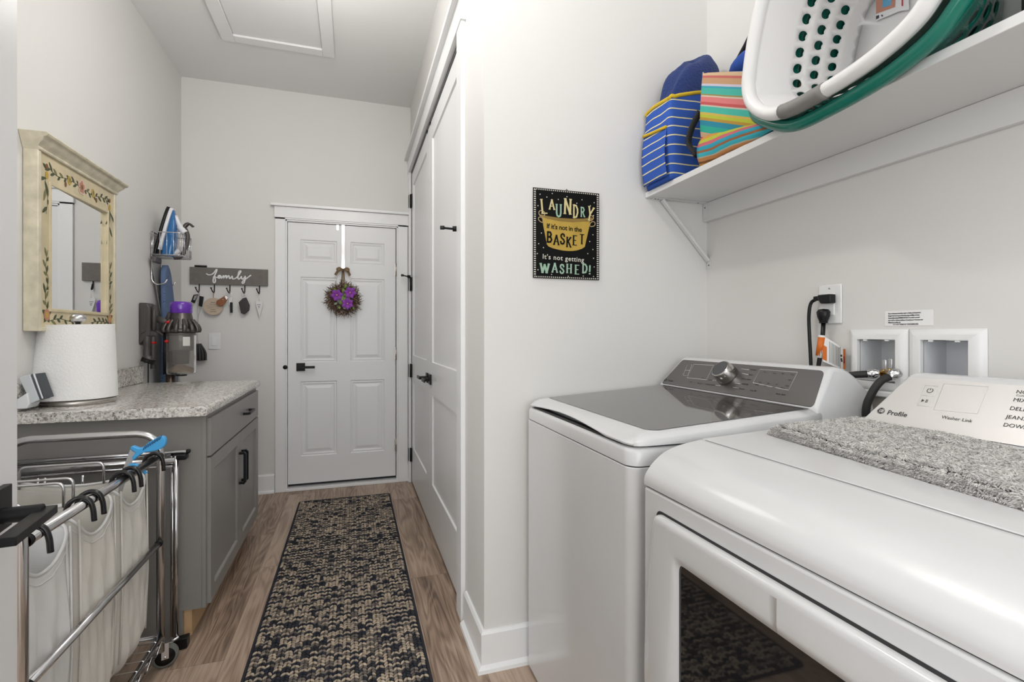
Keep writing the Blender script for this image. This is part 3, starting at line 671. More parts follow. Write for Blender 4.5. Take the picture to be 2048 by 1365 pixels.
# 2: round wooden tag
WT = mat('pale_wood_tag', (.52, .42, .32), .6, var=(20, .08)); INK = mat('engraved_ink', (.2, .13, .09), .8)
wt = thing('wooden_tag', 'round engraved pale wood tag on the second hook', 'tag', tuple(kp(426, 632)))
c = kp(426.5, 613.5, YK + .004); r = .0635
b = MB(); b.lathe(c + (0, .004, 0), [(0, 0), (r, 0), (r, .008), (0, .008)], WT, 40, axis=(0, -1, 0), caps=False, smooth=False); b.build('disc', wt)
b = MB(); b.tube([c + (0, 0, r - .006), c + (.001, 0, r + .03), (HK[1], YK, bz)], .0018, mat('twine', (.4, .25, .15), .8), 6); b.build('twine', wt)
b = MB()
for i, L in enumerate((.03, .045, .085, .07, .035, .04)):
    zz = c[2] + .03 - i * .0135; pts = [(c[0] - L / 2 + L * t, c[1] - .0046, zz + .0028 * math.sin(t * 40 + i)) for t in np.linspace(0, 1, 40)]; b.tube(pts, .0007, INK, 4)
b.build('script', wt)
# 3: brown leather fob with small keys
k3 = thing('key_set', 'brown leather key fob with keys on the middle hook', 'keys', tuple(kp(455, 625)))
LEA = mat('brown_leather', (.25, .085, .03), .45, bump=(80, .3, .002))
b = MB(); ring(b, (HK[2], YK - .004, bz - .016), .019); b.build('key_ring', k3)
b = MB(); flatpoly(b, [(452, 590), (456, 597), (446, 612), (439, 613), (432, 607), (433, 602)], YK - .02, .01, LEA); b.build('leather_fob', k3, bevel=.003)
b = MB(); flatpoly(b, [(449, 594), (452, 591), (456, 596), (453, 600)], YK - .0225, .004, STEEL); c = kp(446, 599.5, YK - .024); b.ball(c, .004, .002, .004, STEEL, 10, 6); b.build('clasp', k3)
b = MB(); flatpoly(b, [(459.5, 605), (465, 605), (465, 626), (460, 626)], YK - .004, .009, BLKPL); b.build('fob', k3, bevel=.002)
b = MB(); flatpoly(b, [(457.5, 594), (459.5, 594), (460.5, 610), (458.5, 610)], YK + .004, .002, NICKEL); flatpoly(b, [(461, 595), (463, 597), (462, 606), (460.5, 605)], YK, .002, NICKEL); b.build('key', k3)
# 4: black folded case
k4 = thing('key_case', 'black folded leather case on the fourth hook', 'case', tuple(kp(488, 628)))
BL = mat('black_leather', (.02, .012, .012), .4, bump=(90, .3, .002))
b = MB(); ring(b, (HK[3], YK, bz - .012), .012); b.build('key_ring', k4)
b = MB(); flatpoly(b, [(485, 597), (492, 595), (499, 611), (498, 621), (489, 629), (482, 627), (477, 605)], YK - .014, .02, BL); flatpoly(b, [(493, 600), (499.5, 611), (497, 612)], YK - .002, .012, BL); b.build('case', k4, bevel=.003)
# 5: white heart-pointed ornament
k5 = thing('pendant', 'slim white pointed tag on the rightmost hook', 'tag', tuple(kp(518, 636)))
b = MB(); flatpoly(b, [(511, 603), (514, 601), (518, 604), (522, 600.5), (525, 603), (525.5, 609), (519, 635.5), (512, 611)], YK, .004, mat('ceramic', (.7, .7, .69), .4)); b.build('tag', k5, bevel=.001)
b = MB(); b.tube([kp(518, 603), (HK[4], YK, bz)], .0007, CHROME, 5); b.build('thread', k5)
b = MB()
for i, (a0, a1, yy) in enumerate(((514, 521, 610), (516, 520, 613.5), (517, 519.5, 616))): b.tube([kp(a0, yy, YK - .0012), kp(a1, yy, YK - .0012)], .0014, BLKPL, 4)
b.build('lettering', k5)

# ---------------------------------------------------------------- wreath on the entry door
YD = YE + .003
MB().prism([(-.012, 0), (.012, 0), (.012, -.333), (.004, -.345), (-.012, -.345)], (-.077, YD - .006, 2.073), (1, 0, 0), (0, 0, 1), (0, -.0015, 0), mat('polished_steel', (.85, .85, .85), .08, metal=1)).box(-.089, -.065, YD - .006, YD + .03, 2.073, 2.0745, MATS['polished_steel']).box(-.127, -.109, YD - .004, YD - .001, 2.03, 2.074, MATS['polished_steel']).box(-.089, -.065, YD - .03, YD - .028, 1.724, 1.745, MATS['polished_steel']).box(-.089, -.065, YD - .03, YD - .006, 1.722, 1.725, MATS['polished_steel']).build('wreath_hanger', label='polished metal over-door wreath hanger on the entry door', cat='hanger')
wc = np.array([-.074, YD - .045, 1.487])
wr_ = thing('wreath', 'twig wreath with three purple flowers hanging on the white entry door', 'wreath', tuple(wc + (0, 0, -.14)))
TWIG = mat('twig', (.11, .06, .04), .8, var=(60, .4)); TWIG2 = mat('twig_light', (.30, .21, .14), .8); PURP = mat('purple_petal', (.24, .045, .36), .6, var=(30, .3)); GREEN = mat('leaf_green', (.16, .24, .05), .6, var=(30, .25)); SAGE = mat('sage_leaf', (.26, .33, .24), .6)
rr = random.Random(3); b = MB()
for i in range(620):
    a = rr.uniform(0, 2 * PI); r = rr.uniform(.04, .098); t = a + rr.choice((-1, 1)) * rr.uniform(.2, 1.3)
    p = wc + (r * math.cos(a), rr.uniform(-.022, .02), r * math.sin(a)); L = rr.uniform(.025, .055)
    d = np.array([math.cos(t), rr.uniform(-.3, .25), math.sin(t)]); q = p + d * L
    if q[1] > YD - .003: q[1] = YD - .003
    b.tube([p, (p + q) / 2 + (0, rr.uniform(-.004, .002), 0), q], [.0022, .0018, .0012], TWIG if rr.random() < .75 else TWIG2, 5)
for k in range(3): b.tube([wc + (.068 * math.cos(t), .006 * math.sin(3 * t + k), .068 * math.sin(t)) for t in np.linspace(0, 2 * PI, 33)[:-1]], .009, TWIG, 6, closed=True)
b.build('twig_ring', wr_)
for (fx_, fz_) in ((-.043, .022), (.045, .041), (.027, -.036)):
    b = MB(); c = wc + (fx_, -.034, fz_)
    for k in range(6):
        a = k * PI / 3 + fx_ * 20; u = np.array([math.cos(a), 0, math.sin(a)]); w = np.array([-math.sin(a), 0, math.cos(a)])
        b.grid(lambda s_, t_: c + u * (.005 + .040 * t_) + w * (s_ - .5) * .036 * math.sin(PI * (.12 + .88 * t_) ** .8) + np.array([0, -.004 - .012 * math.sin(t_ * 2.2) + .02 * (s_ - .5) ** 2 * 4 * .3, 0]), 4, 6, PURP)
    b.build('flower', wr_, label='purple flower')
    bb = MB().ball(c + (0, -.012, 0), .006, .005, .006, mat('stamen', (.6, .3, .25), .6), 8, 6); bb.build('flower_centre', wr_)
b = MB()
for (lx, lz, a, L, m) in ((-.015, -.01, .2, .05, MATS['leaf_green']), (.02, .0, 3.2, .045, GREEN), (-.02, .01, 5.6, .05, GREEN), (.0, -.01, 2.2, .05, GREEN), (.02, .02, 4.6, .05, GREEN), (.008, .068, 1.2, .036, GREEN), (0, .015, .6, .05, GREEN), (-.005, 0, 4.4, .05, GREEN), (-.038, -.03, 3.7, .03, SAGE), (-.022, -.024, 1.0, .03, SAGE), (-.028, -.05, 4.9, .03, GREEN), (-.004, -.055, 5.5, .03, SAGE), (.06, -.055, 5.2, .028, GREEN), (.01, .03, 1.9, .045, GREEN), (-.045, .05, 2.4, .03, GREEN)):
    c = wc + (lx, -.03, lz); u = np.array([math.cos(a), 0, math.sin(a)]); w = np.array([-math.sin(a), 0, math.cos(a)])
    b.grid(lambda s_, t_: c + u * L * t_ + w * (s_ - .5) * L * .55 * math.sin(PI * t_) + np.array([0, -.01 * math.sin(t_ * 2.5) + .01 * abs(s_ - .5), 0]), 4, 6, m)
b.build('leaves', wr_)
RIB = mat('burlap_ribbon', (.17, .115, .06), .85, var=(80, .25)); b = MB()
top = np.array([-.077, YD - .034, 1.716])
def ribbon(b, pts, w, wd):
    P = crom(pts, 6); wd = np.array(wd, float); n = len(P); vs = [p + wd * w / 2 for p in P] + [p - wd * w / 2 for p in P] + [p + wd * w / 2 + np.array([0, -.001, 0]) for p in P] + [p - wd * w / 2 + np.array([0, -.001, 0]) for p in P]
    b.add(vs, [(i, i + 1, n + i + 1, n + i) for i in range(n - 1)] + [(2 * n + i, 3 * n + i, 3 * n + i + 1, 2 * n + i + 1) for i in range(n - 1)], RIB, True)
for s in (-1, 1):
    ribbon(b, [top, top + (s * .028, -.01, .012), top + (s * .05, -.016, 0), top + (s * .03, -.02, -.006), top + (0, -.006, -.004)], .017, (0, .35, .93))
    ribbon(b, [top, top + (s * .035, -.012, -.012), top + (s * (.058 if s < 0 else .052), -.014, -.045)], .02, (.8, 0, .5 * s))
    ribbon(b, [top + (0, .004, 0), top + (s * .007, 0, -.05), top + (s * .009 - .003, .004, -.15)], .011, (1, 0, 0))
b.ball(top + (0, -.012, 0), .01, .008, .01, RIB, 8, 6); b.build('bow', wr_)

for o_ in [c for c in wr_.children if not c.name.startswith('bow')]:      # grow the wreath about its centre
    for v in o_.data.vertices:
        p = np.array(v.co) + ORG[wr_.name] - wc; p[0] *= 1.12; p[2] *= 1.12; v.co = p + wc - ORG[wr_.name]
# ---------------------------------------------------------------- stick vacuum on its wall dock
GUN = mat('gunmetal', (.10, .09, .085), .3, metal=.75); GUN2 = mat('dark_grey_plastic', (.07, .064, .06), .38); PURPL = mat('purple_translucent', (.12, .02, .38), .15, coat=.6); RED = mat('red_button', (.6, .01, .01), .35)
CLEAR = mat('clear_bin', (.78, .77, .75), .04, trans=.92, ior=1.12, spec=.5); DUST = mat('dust', (.36, .26, .17), .95, bump=(90, .6, .004), var=(60, .3)); SHR = mat('shroud', (.24, .22, .21), .35, metal=.5)
YV = 3.46
dk = thing('vacuum_dock', 'dark grey wall dock holding the stick vacuum', 'vacuum dock', (XL + .03, YV, 1.15))
b = MB(); z0, z1 = 1.145, 1.392
b.prism([(0, z0 + .0), (.04, z0 + .05), (.056, z0 + .05), (.056, z1 - .03), (.042, z1), (0, z1)], (XL + .001, YV - .055, 0), (1, 0, 0), (0, 0, 1), (0, .10, 0), GUN2)
b.build('dock', dk, bevel=.006)
b = MB(); b.prism([(.008, z0 + .06), (.036, z0 + .08), (.036, z1 - .035), (.008, z1 - .028)], (XL + .001, YV - .059, 0), (1, 0, 0), (0, 0, 1), (0, .006, 0), GUN2); b.build('cover', dk, bevel=.002)
b = MB(); b.tube(crom([(XL + .03, YV - .01, 1.16), (XL + .028, YV - .01, 1.1), (XL + .03, YV, 1.02), (XL + .02, YV + .02, .6), (XL + .015, YV + .03, .4)], 6), .0035, BLKPL, 6); b.build('charging_cord', dk)
vc = thing('stick_vacuum', 'cordless stick vacuum with purple top and clear dust bin hanging on its wall dock', 'vacuum cleaner', (-.99, YV, .3))
bx, by = aY(362.5, 700, YV)[0], YV
z = lambda py: aY(362.5, py, YV)[2]
b = MB(); b.lathe((bx, by, 0), [(0, z(604)), (.046, z(604)), (.055, z(606)), (.058, z(610)), (.058, z(625)), (.055, z(627))], PURPL, 36, caps=False); b.build('filter_cap', vc, label='translucent purple filter cap')
b = MB(); b.lathe((bx, by, 0), [(.053, z(626)), (.055, z(628)), (.062, z(640)), (.074, z(650)), (.076, z(662)), (.07, z(668))], GUN, 36, caps=False)
b.lathe((bx, by, 0), [(.05, z(625.5)), (0, z(625))], GUN, 36, caps=False); b.build('motor_housing', vc)
b = MB(); N = 14
for k in range(N):
    a = 2 * PI * (k + .5) / N; d = np.array([math.cos(a), math.sin(a), 0]); c0 = np.array([bx, by, 0])
    b.tube(crom([c0 + d * .06 + (0, 0, z(640)), c0 + d * .079 + (0, 0, z(648)), c0 + d * .094 + (0, 0, z(659)), c0 + d * .088 + (0, 0, z(664))], 4), [.008] * 5 + [.0115] * 8, GUN, 8)
b.lathe((bx, by, 0), [(.06, z(655)), (.09, z(660)), (.088, z(665)), (.07, z(667))], GUN, 36, caps=False); b.build('cyclones', vc)
b = MB(); b.lathe((bx, by, 0), [(.076, z(667)), (.0765, z(745)), (.073, z(748)), (0, z(748)), (0, z(746)), (.071, z(746)), (.0735, z(743)), (.073, z(667))], CLEAR, 48, caps=False); b.build('dust_bin', vc, label='clear dust bin')
b = MB(); b.lathe((bx, by, 0), [(.068, z(668)), (.068, z(698)), (.06, z(702)), (.045, z(702)), (.042, z(728)), (0, z(728))], SHR, 36, caps=False)
b.lathe((bx, by, 0), [(.0775, z(667)), (.0775, z(671)), (.0765, z(671))], mat('grey_band', (.2, .19, .18), .3, metal=.6), 36, caps=False)
b.build('cyclone_shroud', vc)
b = MB(); b.grid(lambda u, v: (bx + (.002 + .067 * v) * math.cos(u * 2 * PI), by + (.002 + .067 * v) * math.sin(u * 2 * PI), z(744) + .012 + (.026 * (1 - v ** 2)) * (1 + .5 * math.sin(u * 6.28 + 3.3)) + .004 * math.sin(u * 40)), 30, 6, DUST); b.grid(lambda u, v: (bx + .069 * math.cos(u * 2 * PI), by + .069 * math.sin(u * 2 * PI), z(744) + .001 + v * .011 + (.004 * math.sin(u * 40) if v > .5 else 0)), 30, 1, DUST)
b.build('dust', vc)
b = MB(); a0 = math.atan2(-by, -bx) + .35; 
for aa in (a0,): b.grid(lambda u, v: (bx + .0775 * math.cos(aa - .25 + u * .5), by + .0775 * math.sin(aa - .25 + u * .5), z(692) + v * (z(674) - z(692))), 6, 1, mat('white_sticker', (.6, .6, .57), .5))
b.build('sticker', vc)
b = MB(); b.lathe((bx, by, 0), [(.03, z(748) - .0), (.03, z(752))], BLKPL, 20); b.build('bin_latch', vc)
# handle loop from dock to body
b = MB(); hx = XL + .068
b.tube([(hx + .0, by, z(637) - .002), (bx - .055, by - .01, z(648))], [.021, .019], GUN2, 16, flat=((0, 1, 0), .8))
b.lathe((bx - .056, by, 0), [(.018, z(654)), (.024, z(635)), (.014, z(625))], GUN2, 20)
b.build('battery_handle', vc)
b = MB(); P = crom([(hx + .005, by - .02, z(626)), (hx - .004, by - .03, z(645)), (hx + .002, by - .02, z(660)), (hx + .03, by - .005, z(668)), (bx - .07, by, z(677))], 6); b.tube(P, .0085, GUN2, 12)
b.tube([(hx, by - .02, z(612)), (hx + .002, by - .03, z(662))], .017, GUN2, 14, flat=((1, 0, 0), .7)); b.build('grip', vc)
for (px, py) in ((336, 645), (333, 683)):
    c = np.array(aY(px, py, by - .05)); MB().ball(c, .012, .01, .009, RED, 10, 6).build('button', vc, label='red release button')
b = MB(); b.tube([(bx - .078, by - .01, z(660)), (bx - .082, by - .01, z(748))], .011, BLKPL, 10); b.build('bin_runner', vc)
# wand behind, hanging down
b = MB(); wx = XL + .13; WANDM = mat('wand_brown', (.10, .075, .06), .25, metal=.7)
b.tube([(wx, by + .05, 1.31), (wx, by + .05, .25)], .028, WANDM, 20); b.build('wand', vc)
b = MB(); b.tube([(wx - .15 + .14, by + .16, .06), (wx - .01, by - .12 + .02, .06)], .045, GUN2, 14); b.tube([(wx, by + .05, .26), (wx, by + .05, .08)], .02, GUN2, 12); b.build('cleaner_head', vc)
# two tool attachments clipped under the dock
for (px, nm, oy) in ((294, 'brush', -.035), (306, 'crevice', 0)):
    cx = aY(px, 700, by + oy)[0]
    t = thing('vacuum_attachment', 'dark %s nozzle clipped under the vacuum dock' % ('round' if nm == 'brush' else 'slim'), 'vacuum attachment', (cx, by + oy, 1.0))
    zz = lambda py: aY(px, py, by + oy)[2]
    if nm == 'brush':
        b = MB(); b.lathe((cx, by + oy, 0), [(0, zz(669)), (.016, zz(670)), (.02, zz(674)), (.021, zz(688)), (.017, zz(694)), (.019, zz(702))], GUN2, 18, caps=False); b.build('neck', t)
        b = MB(); b.tube(crom([(cx, by + oy, zz(700)), (cx + .001, by + oy - .004, zz(712)), (cx + .012, by + oy - .01, zz(724))], 5), [.018] * 6 + [.024] * 5, GUN2, 14); b.build('head', t)
        b = MB(); b.obox((cx + .012, by + oy - .012, zz(722)), (.03, 0, -.012), (0, .02, 0), (.004, 0, .011), BLKPL); b.build('bristles', t)
    else:
        b = MB(); b.lathe((cx, by + oy, 0), [(0, zz(671)), (.014, zz(673)), (.017, zz(676)), (.017, zz(694)), (.012, zz(720)), (.014, zz(738))], GUN2, 16, caps=False); b.build('tube', t)
        b = MB(); b.lathe((cx, by + oy, 0), [(.0178, zz(684)), (.0178, zz(688))], RED, 16); b.build('ring', t)

# ---------------------------------------------------------------- wire iron holder, iron, ironing board
ir = thing('iron_holder', 'chrome wire iron holder screwed to the left wall near the corner', 'rack', (XL + .08, 3.66, 1.63))
y0, y1 = 3.56, 3.76; xo = XL + .175
zt2 = aY(302, 463, y0)[2]; zb2 = aY(302, 505, y0)[2] - .01
b = MB(); r_ = .0028
loop = [(XL + .012, y0, zt2), (xo, y0, zt2), (xo, y1, zt2), (XL + .012, y1, zt2)]
for zz_, rr_ in ((zt2, .0035), (zb2, .0028)): b.tube(fillet([(p[0], p[1], zz_) for p in loop], .025), rr_, CHROME, 8); b.tube([(XL + .012, y0, zz_), (XL + .012, y1, zz_)], rr_, CHROME, 8)
for t in np.linspace(.06, .94, 5): b.tube([(XL + .012 + t * (xo - XL - .012), y0, zt2), (XL + .012 + t * (xo - XL - .012), y0, zb2)], r_ * .8, CHROME, 6); b.tube([(XL + .012 + t * (xo - XL - .012), y1, zt2), (XL + .012 + t * (xo - XL - .012), y1, zb2)], r_ * .8, CHROME, 6)
for t in np.linspace(.08, .92, 6): b.tube([(xo, y0 + t * (y1 - y0), zt2), (xo, y0 + t * (y1 - y0), zb2)], r_ * .8, CHROME, 6)
b.build('basket', ir)
b = MB()
for t in np.linspace(.04, .96, 15): b.tube([(XL + .012 + t * (xo - XL - .012), y0, zb2), (XL + .012 + t * (xo - XL - .012), y1, zb2)], r_ * .7, STEEL, 6)
b.build('wire_floor', ir)
b = MB(); zh = zb2 - .10
for yy in (y0 + .02, y1 - .03): b.tube(fillet([(XL + .008, yy, zt2 - .03), (XL + .008, yy, zh - .06), (XL + .03, yy, zh - .085), (XL + .075, yy, zh - .08), (XL + .09, yy, zh - .05)], .03), .0042, CHROME, 8)
b.tube([(XL + .008, y0 + .02, zt2 - .05), (XL + .008, y0 + .02, zt2 - .1)], .007, CHROME, 10)
b.build('hook', ir)
# steam iron standing on its heel
iro = thing('steam_iron', 'blue and white steam iron standing in the wire holder', 'iron', (XL + .1, 3.66, zb2))
YI = 3.65
def ip(px, py): return np.array(aY(px, py, YI))
base_ = ip(311, 505); base_[2] = zb2 + .004; nose = ip(334, 413)
ax = nose - base_; LI = np.linalg.norm(ax); ax /= LI; oxv = np.array([ax[2], 0, -ax[0]])      # outward = away from wall
def hw(t): return .056 * max(0.0, 1 - t ** 2.4) ** .6 + .001
def layer(b, d0f, d1f, m, sc=1.0, t0=0.0, t1=1.0, bow=0.0):
    ns = 18
    def fn(u, v):
        t = t0 + (t1 - t0) * v; a = u * 2 * PI; w = hw(t) * sc; d0, d1 = d0f(t), d1f(t); mid = (d0 + d1) / 2; h = (d1 - d0) / 2
        ca, sa = math.cos(a), math.sin(a); e = .45
        return base_ + ax * (t * LI) + oxv * (mid + h * np.sign(sa) * abs(sa) ** e) + np.array([0, w * np.sign(ca) * abs(ca) ** e, 0])
    b.grid(fn, 24, ns, m)
    for v in (0, 1):
        vs = [fn(i / 24, v) for i in range(24)]; b.add(vs, [tuple(range(24))], m)
BLUEI = mat('iron_blue', (.01, .13, .36), .12, coat=.6); WI = mat('iron_white', (.75, .75, .78), .25)
bk = lambda t: .026 * math.sin(PI * min(1, t * 1.05)) * 0
b = MB(); layer(b, lambda t: .0, lambda t: .020, BLKPL); b.build('soleplate', iro)
b = MB(); layer(b, lambda t: .018, lambda t: .040, WI, .97, .12, .985); b.build('skirt', iro)
b = MB(); layer(b, lambda t: .038, lambda t: .040 + .062 * (1 - t ** 2.2), BLUEI, .86, .03, .95); b.build('water_tank', iro)
b = MB(); b.tube(crom([base_ + ax * LI * .85 + oxv * .055, base_ + ax * LI * .66 + oxv * .095, base_ + ax * LI * .56 + oxv * .13], 6), [.014] * 6 + [.022] * 7, WI, 12); b.build('shell', iro)
b = MB(); b.tube(crom([base_ + ax * LI * .1 + oxv * .08, base_ + ax * LI * .12 + oxv * .1, base_ + ax * LI * .2 + oxv * .12], 6), .015, WI, 12); b.build('shell', iro)
b = MB(); b.tube(crom([base_ + ax * LI * .64 + oxv * .125, base_ + ax * LI * .5 + oxv * .148, base_ + ax * LI * .25 + oxv * .150, base_ + ax * LI * .08 + oxv * .135, base_ + ax * LI * .03 + oxv * .10], 6), .013, GUN2, 12); b.build('grip', iro)
b = MB(); b.tube(crom([base_ + ax * LI * .66 + oxv * .115, base_ + ax * LI * .76 + oxv * .135, base_ + ax * LI * .72 + oxv * .165], 6), .014, GUN, 12, flat=((.3, 0, 1), .5)); b.build('dial', iro)
# ironing board hung on the holder's hooks, nose up
PAIS = bpy.data.materials.new('blue_paisley'); PAIS.use_nodes = True; nt = PAIS.node_tree; bb = nt.nodes['Principled BSDF']
tc = nd(nt, 'ShaderNodeTexCoord'); vo = nd(nt, 'ShaderNodeTexVoronoi'); vo.inputs['Scale'].default_value = 17; nt.links.new(tc.outputs['Object'], vo.inputs['Vector'])
rg = math_n(nt, 'SINE', math_n(nt, 'MULTIPLY', vo.outputs['Distance'], 110)); c_ = ramp(nt, math_n(nt, 'MULTIPLY_ADD', rg, .5, .5), [(0.35, (.04, .075, .17)), (.7, (.09, .15, .28)), (.95, (.22, .29, .42))]); nt.links.new(c_, bb.inputs['Base Color']); bb.inputs['Roughness'].default_value = .9
ib = thing('ironing_board', 'folded ironing board with blue swirl cover hanging against the left wall', 'ironing board', (XL + .1, 3.72, .1))
XBd = XL + .055; zn = aX(338, 531, XBd + .02)[2]
ya, yb = aX(325, 600, XBd)[1], aX(356, 600, XBd + .01)[1]; ymid = (ya + yb) / 2
yn = aX(338, 531, XBd + .02)[1]
b = MB()
def bd(u, v):
    L = 1.28; s = v * L; w = (yb - ya) / 2 * min(1, (.42 + .58 * min(1, s / .45)) ) * math.sqrt(max(0, 1 - max(0, 1 - s / .08) ** 2)) if s < .5 else (yb - ya) / 2
    a = u * 2 * PI; ca, sa = math.cos(a), math.sin(a)
    return (XBd + .017 * np.sign(sa) * abs(sa) ** .6, yn + (ymid - yn) * min(1, s / .4) + (w + .002) * np.sign(ca) * abs(ca) ** .5, zn - s)
b.grid(bd, 24, 48, PAIS); b.add([bd(i / 24, 1) for i in range(24)], [tuple(range(24))], PAIS); b.build('cover', ib)
LG = mat('board_leg_grey', (.42, .41, .39), .4, metal=.5)
b = MB(); yl0 = 3.55
p0 = np.array(aX(311, 522, XL + .024)); p1 = np.array(aX(338, 680, XL + .024)); p1b = p0 + (p1 - p0) * 1.9
wv = np.array([.004, .055, .0]); n_ = np.array([1., -.3, 0]); b.obox((p0 + p1b) / 2, (p1b - p0) / 2, wv, n_ * .003, LG); b.build('leg', ib)
b = MB(); b.obox(p0 + (.004, 0, .005), (.014, 0, 0), (.0, .052, 0), (0, 0, .018), mat('leg_cap', (.09, .085, .09), .6)); b.build('leg_cap', ib, bevel=.006)
b = MB(); b.tube([(XL + .018, ymid + .05, zn - .12), (XL + .018, ymid + .03, zn - .95)], .009, LG, 10); b.build('leg', ib)

# ================================================================== LAUNDRY CART
CX0, CX1, KY0, KY1 = -1.10, -.655, 1.285, 2.065
ct_ = thing('laundry_cart', 'chrome three-bag laundry sorter cart on casters in front of the cabinet', 'laundry cart', (-.88, 1.67, 0))
tr_ = .0125; zb_, zt_c, zbar, zmid = .125, .857, .775, .468
CHR2 = mat('chrome_tube', (.60, .60, .61), .16, metal=1.0)
for yy in (KY0, KY1):
    b = MB(); b.tube(fillet([(CX1, yy, .075), (CX1, yy, zt_c), (CX0, yy, zt_c), (CX0, yy, .075)], .085, 10), tr_, CHR2, 16); b.build('end_frame', ct_)
for xx in (CX1, CX0):
    for zz_ in (zbar, zmid):
        b = MB(); rr_ = .0125 if zz_ == zbar else .0105
        b.tube([(xx, KY0 + .01, zz_), (xx, KY1 - .01, zz_)], rr_, CHR2, 16)
        for ye in (KY0 + .016, KY1 - .016): b.tube([(xx, ye - .006, zz_), (xx, ye + .006, zz_)], rr_ + .002, BLKPL, 14)
        b.build('side_rail', ct_)
b = MB()
for xx in (CX1 + .0, CX0): b.tube([(xx, KY0, zb_), (xx, KY1, zb_)], .013, CHR2, 14)
for yy in (KY0, KY1): b.tube([(CX0, yy, zb_), (CX1, yy, zb_)], .011, CHR2, 14)
for yy in np.linspace(KY0 + .05, KY1 - .05, 14): b.tube(fillet([(CX1 + .004, yy, zb_ - .03), (CX1 + .004, yy, zb_ + .014), (CX0, yy, zb_ + .014), (CX0, yy, zb_ - .03)], .008, 3), .0022, CHROME, 6)
for xx in (CX1 + .006, CX0 - .004): b.tube([(xx, KY0 + .02, zb_ - .03), (xx, KY1 - .02, zb_ - .03)], .0028, CHROME, 6)
for yy in np.linspace(KY0 + .04, KY1 - .04, 9): b.tube([(CX1 + .013, yy - .035, zb_ - .018), (CX1 + .015, yy, zb_ + .006), (CX1 + .013, yy + .035, zb_ - .018)], .002, CHROME, 6)
b.build('bottom_shelf', ct_)
WHL = mat('grey_rubber_tyre', (.13, .135, .12), .6)
for xx in (CX0, CX1):
    for yy in (KY0, KY1 - .005):
        wa_ = np.array([.35, -1, 0]) / 1.0595; wv_ = np.array([1, .35, 0]) / 1.0595; wc_ = np.array([xx + .004, yy + (.035 if yy > 1.7 else -.03), .043])
        b = MB(); b.obox(wc_ + wa_ * .017 + (0, 0, .022), wv_ * .011, wa_ * .001, (0, 0, .028), STEEL); b.obox(wc_ - wa_ * .017 + (0, 0, .022), wv_ * .011, wa_ * .001, (0, 0, .028), STEEL); b.obox(wc_ + (0, 0, .05), wv_ * .02, wa_ * .019, (0, 0, .0015), STEEL)
        b.tube([wc_ + wa_ * .02, wc_ - wa_ * .02], .0045, STEEL, 8); fk = b.build('caster_fork', ct_)
        b = MB(); b.lathe(wc_, [(.012, -.012), (.033, -.0125), (.0405, -.010), (.043, -.004), (.043, .004), (.0405, .010), (.033, .0125), (.012, .012)], WHL, 32, axis=wa_)
        b.lathe(wc_, [(.0, -.013), (.031, -.013), (.031, .013), (0, .013)], BLKPL, 24, axis=wa_, caps=False); b.build('wheel', fk)
